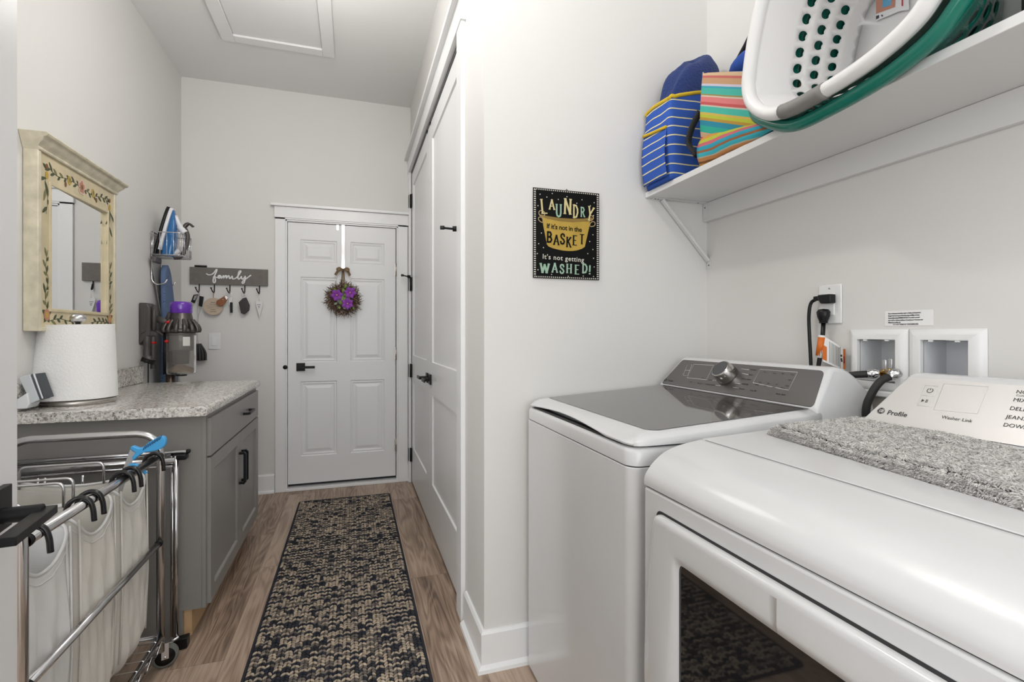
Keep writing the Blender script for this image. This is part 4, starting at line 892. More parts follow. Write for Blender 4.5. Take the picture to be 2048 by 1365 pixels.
# three canvas bags hung from rods with black hooks
CANV = mat('natural_canvas', (.66, .635, .58), .9, spec=.1, bump=(260, .25, .0015), var=(4, .03), sheen=.2)
CANVW = mat('white_canvas', (.72, .72, .71), .9, spec=.1, bump=(260, .2, .0015), var=(4, .02))
HOOKM = mat('black_hook', (.01, .01, .011), .22)
def bag(y0, y1, label, seed, m):
    t = thing('laundry_bag', label, 'laundry bag', (-.88, (y0 + y1) / 2, .15), 'canvas bags in the laundry cart')
    x0, x1 = CX0 + .03, CX1 - .028; zt, zb = .735, .142; N = 40; r = random.Random(seed); ph = [r.uniform(0, 6.28) for _ in range(6)]
    P_ = rrect(x0, x1, y0, y1, .03, 5); P_ = [np.array(p) for p in P_]; Ls = [0.0]
    for p, q in zip(P_, P_[1:] + P_[:1]): Ls.append(Ls[-1] + np.linalg.norm(q - p))
    def outline(s):       # arc-length along the rounded rectangle
        t_ = (s % 1.0) * Ls[-1]; k = min(int(np.searchsorted(Ls, t_, 'right')) - 1, len(P_) - 1); g = (t_ - Ls[k]) / (Ls[k + 1] - Ls[k] + 1e-12)
        p = P_[k] * (1 - g) + P_[(k + 1) % len(P_)] * g; return p[0], p[1]
    cx, cy = (x0 + x1) / 2, (y0 + y1) / 2; hx, hy = (x1 - x0) / 2, (y1 - y0) / 2
    def fn(u, v):
        x, y = outline(u); a = (x - cx) / hx; c = (y - cy) / hy
        sag = .078 * (1 - abs(c) ** 2.4) if abs(a) > .93 else .035 * (1 - a * a)      # front and back hems sag between the rods
        top = zt - sag
        z = zb + (top - zb) * v; h = 1 - v
        bulge = math.sin(PI * min(1, h * 1.05)) ; wr1 = .007 * math.sin(9 * c + 5 * h + ph[0]) * math.sin(3 * h + ph[1]) + .005 * math.sin(17 * c - 7 * h + ph[2])
        wr2 = .006 * math.sin(8 * a + 4 * h + ph[3])
        wr1 *= min(1, h / .18); wr2 *= min(1, h / .18)
        low = max(0, (h - .86) / .14); tuck = 1 - .16 * low ** 2
        x = cx + (x - cx) * (1.0 + .03 * bulge) * tuck + (wr1 * (1 if a > 0 else -1) * (1 - abs(c) ** 4) if abs(a) > .9 else 0)
        y = cy + (y - cy) * (1.0 - .02 * bulge) * tuck + (wr2 if abs(c) > .9 else 0) * (1 - abs(a) ** 4)
        return (x, y, z)
    b = MB(); b.grid(fn, 96, 34, m); b.add([fn(i / 96, 0) for i in range(96)], [tuple(range(96))[::-1]], m)
    b.build('body', t, solid=.002)
    b = MB(); b.tube([np.array(fn(i / 96, 1)) for i in range(96)], .0042, CANVW, 6, closed=True, flat=None)
    b.tube([np.array(fn(i / 96, .955)) + (.001, 0, 0) for i in range(96)], .0014, CANVW, 5, closed=True); b.build('hem', t)
    for s, yy in ((0, y0 + .012), (1, y1 - .012)):
        b = MB(); b.tube([(x1 - .004 + .002, yy, zb + .05), (x1 + .0035 + .002, yy, .4), (x1 + .002, yy, zt - .01)], .0028, m, 6); b.build('side_seam', t)
    for yy in (y0 + .016, y1 - .016):
        b = MB(); zr = zbar + .016
        b.tube(fillet([(CX0 + .07, yy, zt - .03), (CX0 + .07, yy, zr - .015), (x1 - .12, yy, zr - .015), (x1 - .12, yy, zt - .03)], .02, 5), .0042, STEEL, 8)
        b.build('rod', t)
        b = MB(); hk = [(CX1 - .034, yy, zbar - .014), (CX1 - .026, yy, zbar + .008), (CX1 - .006, yy, zbar + .0195), (CX1 + .014, yy, zbar + .013), (CX1 + .023, yy, zbar - .01), (CX1 + .026, yy, zbar - .042)]
        b.tube(crom(hk, 6), .0062, HOOKM, 10); b.build('hook', t)
    return t
gap = .010; wdt = (KY1 - KY0 - .05) / 3
for i, (lab, m) in enumerate((('canvas laundry bag nearest the camera in the chrome cart', CANVW), ('middle canvas laundry bag in the chrome cart', CANV), ('canvas laundry bag at the far end of the chrome cart, against the cabinet', CANV))):
    bag(KY0 + .025 + i * wdt + gap, KY0 + .025 + (i + 1) * wdt - gap, lab, 11 + i, m)

# ---------------------------------------------------------------- folded drying rack against the cabinet
dryr = thing('drying_rack', 'folded chrome drying rack leaning against the grey cabinet end behind the cart', 'drying rack', (-.88, 2.2, 0))
YR = 2.205
xr1 = aY(352, 1000, YR)[0]
for k, (dx, dy) in enumerate(((0, 0), (-.017, .02))):
    b = MB(); zt3 = .742 - k * .004
    b.tube([(xr1 + dx, YR + dy, .04), (xr1 + dx, YR + dy, zt3)], .0085, CHR2, 12); b.tube([(-1.14 + dx, YR + dy, .04), (-1.14 + dx, YR + dy, zt3)], .0085, CHR2, 12); b.build('leg', dryr)
for (zz_, dy, r_, xe) in ((.752, .016, .007, .03), (.727, -.012, .0115, .0), (.704, .0, .0075, -.01), (.742, .03, .008, .012)):
    b = MB(); b.tube([(-1.15, YR + dy, zz_), (xr1 + .0 + xe, YR + dy, zz_)], r_, CHR2, 12); b.build('rail', dryr)
b = MB()
for xx in (-.735, -.76, -.93, -1.04, -1.06): b.tube([(xx, YR - .03, .64), (xx, YR - .03, .70)], .005, CHR2, 8)
b.build('peg', dryr)
b = MB(); b.obox((xr1 + .012, YR + .01, .735), (.024, 0, 0), (0, .018, 0), (0, 0, .011), BLKPL); b.obox((xr1 + .035, YR + .02, .752), (.008, 0, 0), (0, .01, 0), (0, 0, .008), BLKPL); b.build('joint', dryr, bevel=.005)
b = MB(); b.tube([(xr1 + .01, YR - .002, .045), (xr1 - .03, YR - .02, .03)], .009, CHR2, 10); b.obox((xr1 + .018, YR, .021), (.024, 0, .004), (0, .018, 0), (0, 0, .02), BLKPL); b.build('foot', dryr, bevel=.006)

# ---------------------------------------------------------------- blue handled tool stuck into the far bag
tl = thing('pruning_saw', 'blue handled saw with a long grey blade stuck into the far laundry bag', 'saw', tuple(aY(240, 1000, 1.93)))
BLUEH = mat('sky_blue_plastic', (.06, .36, .72), .35); BLADE = mat('blade_grey', (.5, .51, .52), .35, metal=.6); YT = 1.915
def tp(px, py, y=YT): return np.array(aY(px, py, y))
b = MB(); extr(b, [tp(x, y) for x, y in ((260, 900), (271, 906), (256, 948), (232, 1022), (229, 1020), (244, 944))], (0, .0025, 0), BLADE); b.build('blade', tl, label='tapered grey metal blade')
b = MB(); out = crom([tp(x, y) for x, y in ((262, 898), (266, 892), (273, 894), (284, 896), (300, 884), (318, 874), (328, 873), (333, 880), (331, 891), (320, 899), (305, 903), (290, 905), (276, 914), (268, 921), (266, 914), (272, 905))], 3, closed=True)
extr(b, [p + (0, -.008, 0) for p in out], (0, .018, 0), BLUEH); b.build('handle', tl, bevel=.003, label='sky blue slotted handle')
b = MB(); SLOT = mat('slot_navy', (.01, .03, .09), .5)
for k in range(8): 
    x = 286 + k * 4.6; y = 899 - k * 2.9
    b.tube([tp(x, y + 2, YT - .0085), tp(x + 5.5, y - 8, YT - .0085)], .0011, SLOT, 5)
b.build('slots', tl)
b = MB(); b.tube(crom([tp(259, 932), tp(270, 930), tp(282, 936), tp(292, 948)], 5), .0055, BLUEH, 8, flat=((0, 1, 0), 1.3)); b.build('guard', tl)

# ================================================================== BRAIDED RUNNER
def rug():
    x0, x1, y0, y1 = -.366, .258, 1.39, 3.83; nb = 21; bw = (x1 - x0 - .012) / nb; pitch = .0158; zt = .009
    # unit tuft: low ellipsoid
    U = []; n, k = 8, 4
    for j in range(k + 1):
        ph = PI * j / k
        for i in range(n): t = 2 * PI * i / n; U.append((math.sin(ph) * math.cos(t), math.sin(ph) * math.sin(t), math.cos(ph)))
    U = np.array(U); Fq = [(j * n + i, (j + 1) * n + i, (j + 1) * n + (i + 1) % n, j * n + (i + 1) % n) for j in range(k) for i in range(n)]; Fq = np.array(Fq)
    cx, cy, ang, col = [], [], [], []
    pal = np.array([(.42, .345, .262), (.38, .315, .245), (.31, .26, .21), (.022, .025, .035), (.03, .03, .036), (.14, .12, .105), (.20, .17, .14)])
    r = np.random.default_rng(5)
    for c in range(nb):
        for side in (0, 1):
            ny = int((y1 - y0 - .006) / pitch); ys = y0 + .006 + (np.arange(ny) + .5) * pitch
            prob = np.array([.30, .27, .13, .08, .07, .08, .07])
            if side == 0:
                runA = r.choice(7, ny, p=prob); alt = np.arange(ny) % 2; runA = np.where((alt == 1) & (r.random(ny) < .82), r.choice((3, 4, 5), ny), runA)
            run = np.where(r.random(ny) < .85, runA, r.choice(7, ny, p=prob))
            cx.append(np.full(ny, x0 + .006 + (c + .25 + .50 * side) * bw) + r.normal(0, .0008, ny)); cy.append(ys + r.normal(0, .001, ny)); ang.append((.86 if side == 0 else -.86) + r.normal(0, .08, ny)); col.append(pal[run] * (1 + r.normal(0, .1, (ny, 1))))
    cx, cy, ang, col = map(np.concatenate, (cx, cy, ang, col)); N = len(cx)
    a, b_, h = bw * .40, pitch * .34, .006
    lx = U[:, 0][None] * a; ly = U[:, 1][None] * b_; lz = U[:, 2][None] * h
    ca, sa = np.cos(ang)[:, None], np.sin(ang)[:, None]
    V = np.stack([cx[:, None] + lx * ca - ly * sa, cy[:, None] + lx * sa + ly * ca, np.repeat(zt - .003 + lz, N, 0) + r.normal(0, .0006, (N, 1))], 2).reshape(-1, 3)
    F = (Fq[None] + (np.arange(N) * len(U))[:, None, None]).reshape(-1, 4)
    cols = np.repeat(np.clip(col, 0.005, 1), len(U), 0)
    # backing
    bv = np.array([(x0, y0, .0005), (x1, y0, .0005), (x1, y1, .0005), (x0, y1, .0005), (x0, y0, .0055), (x1, y0, .0055), (x1, y1, .0055), (x0, y1, .0055)]); bf = np.array([(3, 2, 1, 0), (4, 5, 6, 7), (0, 1, 5, 4), (1, 2, 6, 5), (2, 3, 7, 6), (3, 0, 4, 7)]) + len(V)
    cols = np.vstack([cols, np.tile((.02, .02, .026), (8, 1))]); V = np.vstack([V, bv]); F = np.vstack([F, bf])
    org = np.array([(x0 + x1) / 2, (y0 + y1) / 2, 0.])
    me = bpy.data.meshes.new('runner_rug'); me.vertices.add(len(V)); me.vertices.foreach_set('co', (V - org).ravel()); me.loops.add(F.size); me.loops.foreach_set('vertex_index', F.ravel().astype(np.int32))
    me.polygons.add(len(F)); me.polygons.foreach_set('loop_start', np.arange(0, F.size, 4, dtype=np.int32)); me.polygons.foreach_set('use_smooth', np.ones(len(F), bool)); me.update(calc_edges=True)
    at = me.color_attributes.new('Col', 'FLOAT_COLOR', 'POINT'); at.data.foreach_set('color', np.hstack([cols, np.ones((len(cols), 1))]).ravel())
    me.materials.append(attr_mat('braided_wool', .95)); o = bpy.data.objects.new('runner_rug', me); COL.objects.link(o); o.location = org; ORG[o.name] = org
    props(o, 'long braided tan and charcoal runner rug on the wood floor', 'rug')
    EDG = mat('rug_edge', (.018, .019, .026), .95, bump=(300, .5, .002)); b = MB()
    b.tube(fillet([(x0, y0 + .3, .006), (x0, y0, .006), (x1, y0, .006), (x1, y1, .006), (x0, y1, .006), (x0, y0 + .3, .006)], .02, 4), .0055, EDG, 8); b.build('edge_binding', o)
rug()

# ================================================================== WASHER
GLASSL = mat('tinted_lid_glass', (.085, .08, .075), .04, spec=.6, coat=.3, var=(3, .02))
PANELD = mat('washer_panel_steel', (.20, .19, .185), .28, metal=.85, var=(2, .02)); PANELL = mat('dryer_panel_silver', (.56, .545, .53), .35, metal=.35, var=(2, .02))
INKD = mat('print_dark', (.02, .02, .02), .5); INKW = mat('print_white', (.8, .8, .8), .4)
WX0, WX1, WY0, WY1 = .600, 1.33, .988, 1.70; ZS = .903
wa = thing('washer', 'white top load washer with tinted glass lid in the alcove corner', 'washing machine', ((WX0 + WX1) / 2, (WY0 + WY1) / 2, 0))
def rbox(b, x0, x1, y0, y1, z0, z1, r, m):
    P_ = rrect(x0, x1, y0, y1, r, 6); b.prism(P_, (0, 0, z0), (1, 0, 0), (0, 1, 0), (0, 0, z1 - z0), m, smooth=True); return b
b = MB(); rbox(b, WX0, WX1, WY0, WY1, .02, ZS, .028, ENAMEL); b.build('cabinet', wa, bevel=.002)
b = MB()
for xx in (WX0 + .06, WX1 - .06):
    for yy in (WY0 + .06, WY1 - .06): b.tube([(xx, yy, 0), (xx, yy, .03)], .02, RUBBER, 12)
b.build('feet', wa)
b = MB(); rbox(b, WX0 + .004, WX1 - .004, WY0 + .004, WY1 - .004, ZS - .002, ZS + .004, .026, SEAM_SHADE); b.build('seam', wa)
# top cover below the lid (fillet at its upper edge, scooped hand slot in front)
def slot(y): t = (y - 1.385) / .27; return math.cos(t * PI / 2) ** 1.1 if abs(t) < 1 else 0
def cover_top(y): return .945 + .0 * y
b = MB()
PR = rrect(WX0, WX1, WY0, WY1, .034, 8)
def ins(P_, d, cx, cy): return [(cx + (x - cx) * (1 - d / (abs(x - cx) + 1e-9) if abs(x - cx) > d * 4 else 1), cy + (y - cy) * (1 - d / (abs(y - cy) + 1e-9) if abs(y - cy) > d * 4 else 1)) for x, y in P_]
wcx, wcy = (WX0 + WX1) / 2, (WY0 + WY1) / 2
rings_ = [(0, ZS + .003), (0, .936), (.004, .944), (.010, .9475), (.03, .948)]
vs = []; n = len(PR)
for d, z_ in rings_:
    for (x, y) in ins(PR, d, wcx, wcy):
        vs.append((x, y, z_))
fs = [(i * n + k, i * n + (k + 1) % n, (i + 1) * n + (k + 1) % n, (i + 1) * n + k) for i in range(len(rings_) - 1) for k in range(n)] + [tuple((len(rings_) - 1) * n + k for k in range(n))]
b.add(vs, fs, ENAMEL, True); b.build('top_cover', wa)
b = MB(); rbox(b, WX0 + .009, 1.165, WY0 + .009, WY1 - .009, .94, .953, .05, SEAM_SHADE); b.build('lid_gap_shade', wa)  # dark filler, paints the shade in the slit under the lid
# lid shell
LX0, LX1, LY0, LY1 = WX0 + .001, 1.172, WY0 + .001, WY1 - .001
def ltop(x): return .978 + (x - .66) / (1.155 - .66) * .032
def lid_pt(x, y):
    dx = x - LX0; dy = min(y - LY0, LY1 - y); z_ = ltop(x)
    f = min(1, dx / .070); d1_ = .018 * (1 - f) ** 2.2
    g = min(1, dy / .035); d2_ = .014 * (1 - g) ** 2.2
    z_ -= max(d1_, d2_) + .15 * min(d1_, d2_)
    return z_
xs = [0, .004, .012, .024, .04, .058, .08] + list(np.linspace(.1, LX1 - LX0, 8)); W_l = LY1 - LY0
ys = [0, .004, .01, .02, .035] + list(np.linspace(.05, W_l - .05, 40)) + [W_l - .035, W_l - .02, W_l - .01, W_l - .004, W_l]
def corner(x, y):      # round the front corners in plan
    r = .04; cx_ = LX0 + r
    for cy_ in (LY0 + r, LY1 - r):
        if x < cx_ and ((cy_ < wcy and y < cy_) or (cy_ > wcy and y > cy_)):
            d = np.array([x - cx_, y - cy_]); m_ = max(abs(d[0]), abs(d[1])); L = np.linalg.norm(d)
            if L > 0: d = d / L * m_
            return cx_ + d[0], cy_ + d[1]
    return x, y
vs = []; nx, ny = len(xs), len(ys)
for j, yy in enumerate(ys):
    for i, xx in enumerate(xs):
        x, y = corner(LX0 + xx, LY0 + yy); sc = slot(y) * max(0, 1 - xx / .05)
        vs.append((x + .006 * slot(y) * max(0, 1 - xx / .03), y, lid_pt(LX0 + xx, LY0 + yy) + .012 * sc))
fs = [(j * nx + i, j * nx + i + 1, (j + 1) * nx + i + 1, (j + 1) * nx + i) for j in range(ny - 1) for i in range(nx - 1)]
# skirt down to the gap, lifted along the hand slot
per = [(i, 0) for i in range(nx)] + [(nx - 1, j) for j in range(1, ny)] + [(i, ny - 1) for i in range(nx - 2, -1, -1)] + [(0, j) for j in range(ny - 2, 0, -1)]
pb_ = []
for (i, j) in per:
    x, y, z_ = vs[j * nx + i]; lo = .9515
    if i <= 1: lo = .9515 + .021 * slot(y)
    lo = min(lo, z_ - .003)
    pb_.append(len(vs)); vs.append((x + (.004 if i == 0 else 0), y, lo))
m_ = len(per)
fs += [(per[k][1] * nx + per[k][0], pb_[k], pb_[(k + 1) % m_], per[(k + 1) % m_][1] * nx + per[(k + 1) % m_][0]) for k in range(m_)]
b = MB(); b.add(vs, fs, ENAMEL, True); LID = b.build('lid', wa)
# concave grip recess seen through the raised front edge
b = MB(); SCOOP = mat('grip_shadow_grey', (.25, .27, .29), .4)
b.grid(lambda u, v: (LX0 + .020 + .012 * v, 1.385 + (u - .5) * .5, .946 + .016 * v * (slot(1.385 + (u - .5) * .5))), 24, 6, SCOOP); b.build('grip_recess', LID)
gx0, gx1, gy0, gy1 = .672, 1.165, WY0 + .030, WY1 - .030
b = MB(); Pg = [(gx0 + .02, gy0), (gx1, gy0), (gx1, gy1), (gx0 + .008, gy1), (gx0, gy1 - .008), (gx0 - .001, gy0 + .03), (gx0 + .006, gy0 + .008)]
def topz(x): return ltop(x) + .0008
vs = [(x, y, topz(x)) for x, y in Pg]; b.add(vs, [tuple(range(len(vs)))], GLASSL); b.build('lid_glass', LID, label='dark reflective lid glass')
# console
def console(parent, Y0, Y1, xb, xt, zb, zt, xback, face_m, taper=.035, faceIn=.014, x_end=1.37):
    """white housing whose front face leans back from (xb, zb) to (xt, zt), tapering towards the top"""
    prof = [(xb, zb), (xt, zt), (xt + .022, zt + .0015)]
    for k in range(1, 8):
        a = k / 7 * PI / 2; prof.append((xt + .022 + (x_end - xt - .022) * math.sin(a), zt - .13 + .1315 * math.cos(a)))
    prof += [(x_end, zb - .06), (xb + .0, zb - .06)]
    mx_ = [min(max((z_ - zb) / (zt - zb), 0), 1) for _, z_ in prof]
    b = MB(); n = len(prof)
    st = [(Y0, 0), (Y1, 1)]
    A = [(x, Y0 + taper * f * 1.0, z_) for (x, z_), f in zip(prof, mx_)]; B_ = [(x, Y1 - taper * f, z_) for (x, z_), f in zip(prof, mx_)]
    b.add(A + B_, [tuple(range(n)), tuple(range(n, 2 * n))[::-1]] + [((i + 1) % n, i, n + i, n + (i + 1) % n) for i in range(n)], ENAMEL)
    hs = b.build('console_housing', parent, bevel=.012, seg=4)
    o = np.array([xb, Y1, zb]); uu = np.array([0, -1., 0]); vv = np.array([xt - xb, 0, zt - zb]); Lf = np.linalg.norm(vv); vv /= Lf; nn = np.array([-(zt - zb), 0, xt - xb]); nn /= np.linalg.norm(nn)
    Wf = Y1 - Y0
    def fp(s, t, h=0): return o + uu * s + vv * t + nn * h       # s from far end towards camera, t up the face
    t0, t1 = .004, Lf - .012; i0, i1 = faceIn, faceIn
    def edge(t): return taper * t / Lf
    c = [(edge(t0) + i0 + .0, t0), (Wf - edge(t0) - i0, t0), (Wf - edge(t1) - i0, t1), (edge(t1) + i0, t1)]
    pts = fillet([((c[3][0] + c[2][0]) / 2, t1), c[3], c[0], ((c[0][0] + c[1][0]) / 2, t0)], .012, 5) + fillet([((c[0][0] + c[1][0]) / 2, t0), c[1], c[2], ((c[3][0] + c[2][0]) / 2, t1)], .016, 5)[1:-1]
    b = MB(); lo = [fp(s, t, .0012) for s, t in pts]; n = len(lo)
    b.add(lo, [tuple(range(n))], face_m); b.add([fp(s, t, .0012) for s, t in pts] + [fp(s, t, -.001) for s, t in pts], [(i, (i + 1) % n, n + (i + 1) % n, n + i) for i in range(n)], SEAM_SHADE)
    b.build('control_panel', hs)
    return fp, uu, vv, nn, Lf, Wf, hs
WCB, WCT = (1.158, 1.012), (1.245, 1.117)
fp, uu, vv, nn, Lf, Wf, hsw = console(wa, WY0 + .002, WY1 - .002, WCB[0], WCT[0], WCB[1], WCT[1], 1.35, PANELD)
def solve_face(px, py, o, nn):       # where the pixel's ray meets the console face
    q = ray(px, py); t = np.dot(o - H0, nn) / np.dot(q, nn); return H0 + q * t
o_w = fp(0, 0, .0016)
def fq(px, py): return solve_face(px, py, o_w, nn)
def fst(px, py): d = fq(px, py) - o_w; return np.dot(d, uu), np.dot(d, vv)
def outline(b, pts, r, m, close=True): b.tube(pts, r, m, 4, closed=close, flat=(nn, .3))
b = MB()
outline(b, [fq(x, y) for x, y in ((1388, 729), (1427, 731), (1413, 760), (1374, 756))], .0009, INKW)
outline(b, [fq(x, y) for x, y in ((1375, 730), (1384, 730), (1375, 752), (1366, 751))], .0008, INKW); outline(b, [fq(1370, 741), fq(1380, 741.5)], .0008, INKW, False)
outline(b, [fq(x, y) for x, y in ((1520, 739), (1595, 745), (1577, 781), (1506, 766))], .0008, INKW)
for (x0_, y0_, x1_, y1_) in ((1482, 738, 1498, 740), (1484, 747, 1497, 750), (1470, 767, 1480, 768), (1466, 775, 1477, 777), (1431, 771, 1441, 772), (1425, 761, 1434, 761), (1424, 751, 1432, 751)): outline(b, [fq(x0_, y0_), fq(x1_, y1_)], .0009, INKW, False)
for (tx, px, py, sz, m) in (('NORMAL', 1431, 735, .0062, INKD), ('MIXED', 1428, 743, .0062, INKD), ('HEAVY', 1422, 752, .0062, INKD), ('JEANS', 1417, 761, .0062, INKD), ('DOWNLOADED', 1411, 769.5, .0062, INKD), ('TOWELS', 1500, 741, .0062, INKD), ('BULKY', 1497, 751, .0062, INKD), ('QUICK WASH', 1482, 759, .0065, INKD), ('SANITIZE', 1483, 769, .0065, INKD), ('SELF CLEAN', 1472, 778, .0065, INKD), ('Deep Fill', 1499, 782, .007, INKD), ('Auto Soak', 1551, 789, .008, INKD), ('Temp', 1509, 770.5, .007, INKD), ('Soil', 1527, 772.5, .007, INKD), ('Spin', 1544, 775.5, .007, INKD), ('Rinse', 1561, 777.5, .007, INKD), ('Hot', 1527, 745, .0055, INKD), ('Heavy', 1545, 747.5, .0055, INKD), ('Max', 1563, 748.5, .0055, INKD), ('Deep', 1581, 750.5, .0055, INKD), ('Cold', 1517, 765.5, .005, INKD), ('Light', 1534, 767.5, .005, INKD), ('Off', 1551, 770, .005, INKD), ('Single', 1570, 772.5, .0055, INKD), ('Extra', 1576, 761, .0055, INKD), ('Delay', 1379, 765, .006, INKD), ('My Cycle', 1395, 767.5, .006, INKD), ('Start', 1403, 757, .005, INKD), ('Profile', 1336, 763, .011, INKD)):
    b.text(tx, fq(px, py), uu, vv, sz, m, .0002, bold=.015)
def emblem(b, c, r, m, m2):
    b.add([c + nn * .0003 + r * (math.cos(t) * uu + math.sin(t) * vv) for t in np.linspace(0, 2 * PI, 25)[:-1]], [tuple(range(24))], m)
    for k in range(4):
        a = k * PI / 2 + .4; b.tube([c + nn * .0005 + r * (.82 * math.cos(t) * uu + .82 * math.sin(t) * vv) for t in np.linspace(a, a + 1.1, 6)], r * .05, m2, 4, flat=(nn, .2))
    b.text('GE', c - uu * r * .56 - vv * r * .38, uu, vv, r * 1.15, m2, .0005, bold=.03, shear=.25, space=.8)
emblem(b, fq(1331, 760), .0075, INKD, PANELD)
b.build('panel_print', hsw)
# dial
kc = fq(1455, 752); b = MB(); KN = mat('knob_chrome', (.55, .53, .51), .18, metal=1)
b.lathe(kc, [(.036, 0), (.038, .004), (.0335, .036), (.0315, .040), (.029, .041)], KN, 40, axis=nn, caps=False); b.lathe(kc, [(.029, .0405), (0, .041)], mat('knob_face', (.05, .05, .06), .15, coat=.5), 40, axis=nn, caps=False); b.build('knob', hsw, label='round chrome dial')

# ================================================================== DRYER
EY0, EY1, EX0 = .20, .945, .607
dy = thing('dryer', 'white front load dryer with a dark door window, nearest the camera', 'dryer', (.97, .57, 0))
k_ = .995
prof = [(.607, .03), (.607, .868), (.607, .879)]
b = MB(); Pp = [(.607, .02), (.607, .8765), (1.33, .8765), (1.33, .02)]
b.prism(Pp, (0, EY0, 0), (1, 0, 0), (0, 0, 1), (0, EY1 - EY0, 0), ENAMEL); b.build('cabinet', dy, bevel=.006, seg=3)
b = MB().box(.612, 1.32, EY0 + .004, EY1 - .004, .872, .884, SEAM_SHADE); b.build('seam', dy)
b = MB()
for xx in (.68, 1.27):
    for yy in (EY0 + .06, EY1 - .06): b.tube([(xx, yy, 0), (xx, yy, .03)], .02, RUBBER, 12)
b.build('feet', dy)
tp_ = crom([(.607, .8795), (.607, .893), (.613, .908), (.632, .929), (.660, .948), (.700, .9605), (.757, .969)], 6) 
tp_ = [tuple(p) for p in tp_] + [(.7585, .9685), (.7605, .9685), (.762, .9705), (.90, .977), (1.05, .986), (1.20, .994), (1.33, .996), (1.33, .8795)]
b = MB(); b.prism(tp_, (0, EY0, 0), (1, 0, 0), (0, 0, 1), (0, EY1 - EY0, 0), ENAMEL, smooth=False); o_ = b.build('top', dy, bevel=.007, seg=4)
MB().box(.7586, .7602, EY0 + .012, EY1 - .012, .9645, .9696, mat('crease_shade', (.25, .25, .25), .5)).build('crease_shade_strip', dy)  # grey strip painted as shade in the groove of the top
o_.modifiers['bevel'].angle_limit = math.radians(50)
# door: flat dark ring painted as shade round it, crisp lip, tinted window
def dfront(y, z_): return .607
b = MB(); ch = [(EY1 - .045, .842), (EY1 - .028, .70), (EY1 - .020, .55), (EY1 - .02, .30), (EY1 - .05, .20), (EY0 + .05, .20), (EY0 + .02, .3), (EY0 + .02, .7), (EY0 + .045, .842)]
def dshape(d):
    P_ = [(EY1 - .052, .838), (EY1 - .046, .78), (EY1 - .036, .70), (EY1 - .022, .60), (EY1 - .018, .50), (EY1 - .022, .36), (EY1 - .04, .26), (EY1 - .08, .22), (EY0 + .08, .22), (EY0 + .04, .26), (EY0 + .022, .36), (EY0 + .018, .50), (EY0 + .022, .6), (EY0 + .036, .7), (EY0 + .046, .78), (EY0 + .052, .838)]
    cy_, cz_ = (EY0 + EY1) / 2, .53
    out = []
    P2 = [np.array([*p, 0]) for p in P_]; P2 = fillet([(P2[0] + P2[-1]) / 2] + P2 + [(P2[0] + P2[-1]) / 2], .018, 4)[:-1]
    for p in P2:
        vx, vy = p[0] - cy_, p[1] - cz_; out.append((cy_ + vx * (1 + d / .35), cz_ + vy * (1 + d / .3)))
    return out
def ringstack(b, specs, m, fill=True):
    """specs = (offset, x); rings of the door outline"""
    R_ = [[(x, y, z_) for y, z_ in dshape(d)] for d, x in specs]; n = len(R_[0]); vs = [p for r in R_ for p in r]
    fs = [(i * n + k, i * n + (k + 1) % n, (i + 1) * n + (k + 1) % n, (i + 1) * n + k) for i in range(len(R_) - 1) for k in range(n)]
    if fill: fs.append(tuple((len(R_) - 1) * n + k for k in range(n)))
    b.add(vs, fs, m, True)
b = MB(); ringstack(b, [(.0045, .6066), (-.004, .6066)], SEAM_SHADE, False); b.build('door_gap_shade', dy)  # flat dark ring on the cabinet front, painted shade instead of a real gap
DO = mat('door_enamel', (.64, .645, .65), .22, coat=.3)
b = MB(); ringstack(b, [(-.001, .6068), (-.001, .600), (-.003, .594), (-.008, .5905), (-.016, .5905)], DO, False)
wy0, wy1, wz0, wz1 = EY0 + .135, EY1 - .136, .30, .770
wp = [np.array([y, z_, 0]) for y, z_ in ((wy1, wz1), (wy1, wz0), (wy0, wz0), (wy0, wz1))]; wp = fillet([(wp[0] + wp[3]) / 2] + wp + [(wp[0] + wp[3]) / 2], .02, 5)[:-1]
outer = [(y, z_) for y, z_ in dshape(-.016)]
# bridge outer ring to window ring by angle
cy_, cz_ = (EY0 + EY1) / 2, .535
def atan(p): return math.atan2(p[1] - cz_, p[0] - cy_)
NA = 120
def cast(poly, a):
    best = None; d = (math.cos(a), math.sin(a))
    for i in range(len(poly)):
        p, q = poly[i], poly[(i + 1) % len(poly)]; ex, ey = q[0] - p[0], q[1] - p[1]; den = d[0] * ey - d[1] * ex
        if abs(den) < 1e-12: continue
        t = ((p[0] - cy_) * ey - (p[1] - cz_) * ex) / den; s = ((p[0] - cy_) * d[1] - (p[1] - cz_) * d[0]) / den
        if t > 0 and -1e-9 <= s <= 1 + 1e-9 and (best is None or t < best): best = t
    return (cy_ + d[0] * best, cz_ + d[1] * best)
angs = sorted(list(np.linspace(-PI, PI, NA, endpoint=False)) + [atan((p[0], p[1])) for p in wp] + [atan(p) for p in outer])
O_ = [cast(outer, a) for a in angs]; I_ = [cast([(p[0], p[1]) for p in wp], a) for a in angs]; n = len(angs)
def bulge(y, z_): return .5905 - .008 * math.exp(-((z_ - .5) / .16) ** 2) * .8
rows = []
for f in (0, .25, .5, .75, 1.0): rows.append([((.5905 if f in (0, 1.0) else bulge(*((O_[k][0] * (1 - f) + I_[k][0] * f, O_[k][1] * (1 - f) + I_[k][1] * f)))) + (0.002 if f == 1.0 else 0), O_[k][0] * (1 - f) + I_[k][0] * f, O_[k][1] * (1 - f) + I_[k][1] * f) for k in range(n)])
rows.append([(.598, y, z_) for y, z_ in I_])
b.add([p for r in rows for p in r], [(i * n + k, i * n + (k + 1) % n, (i + 1) * n + (k + 1) % n, (i + 1) * n + k) for i in range(len(rows) - 1) for k in range(n)], DO, True)
DDR = b.build('door', dy)
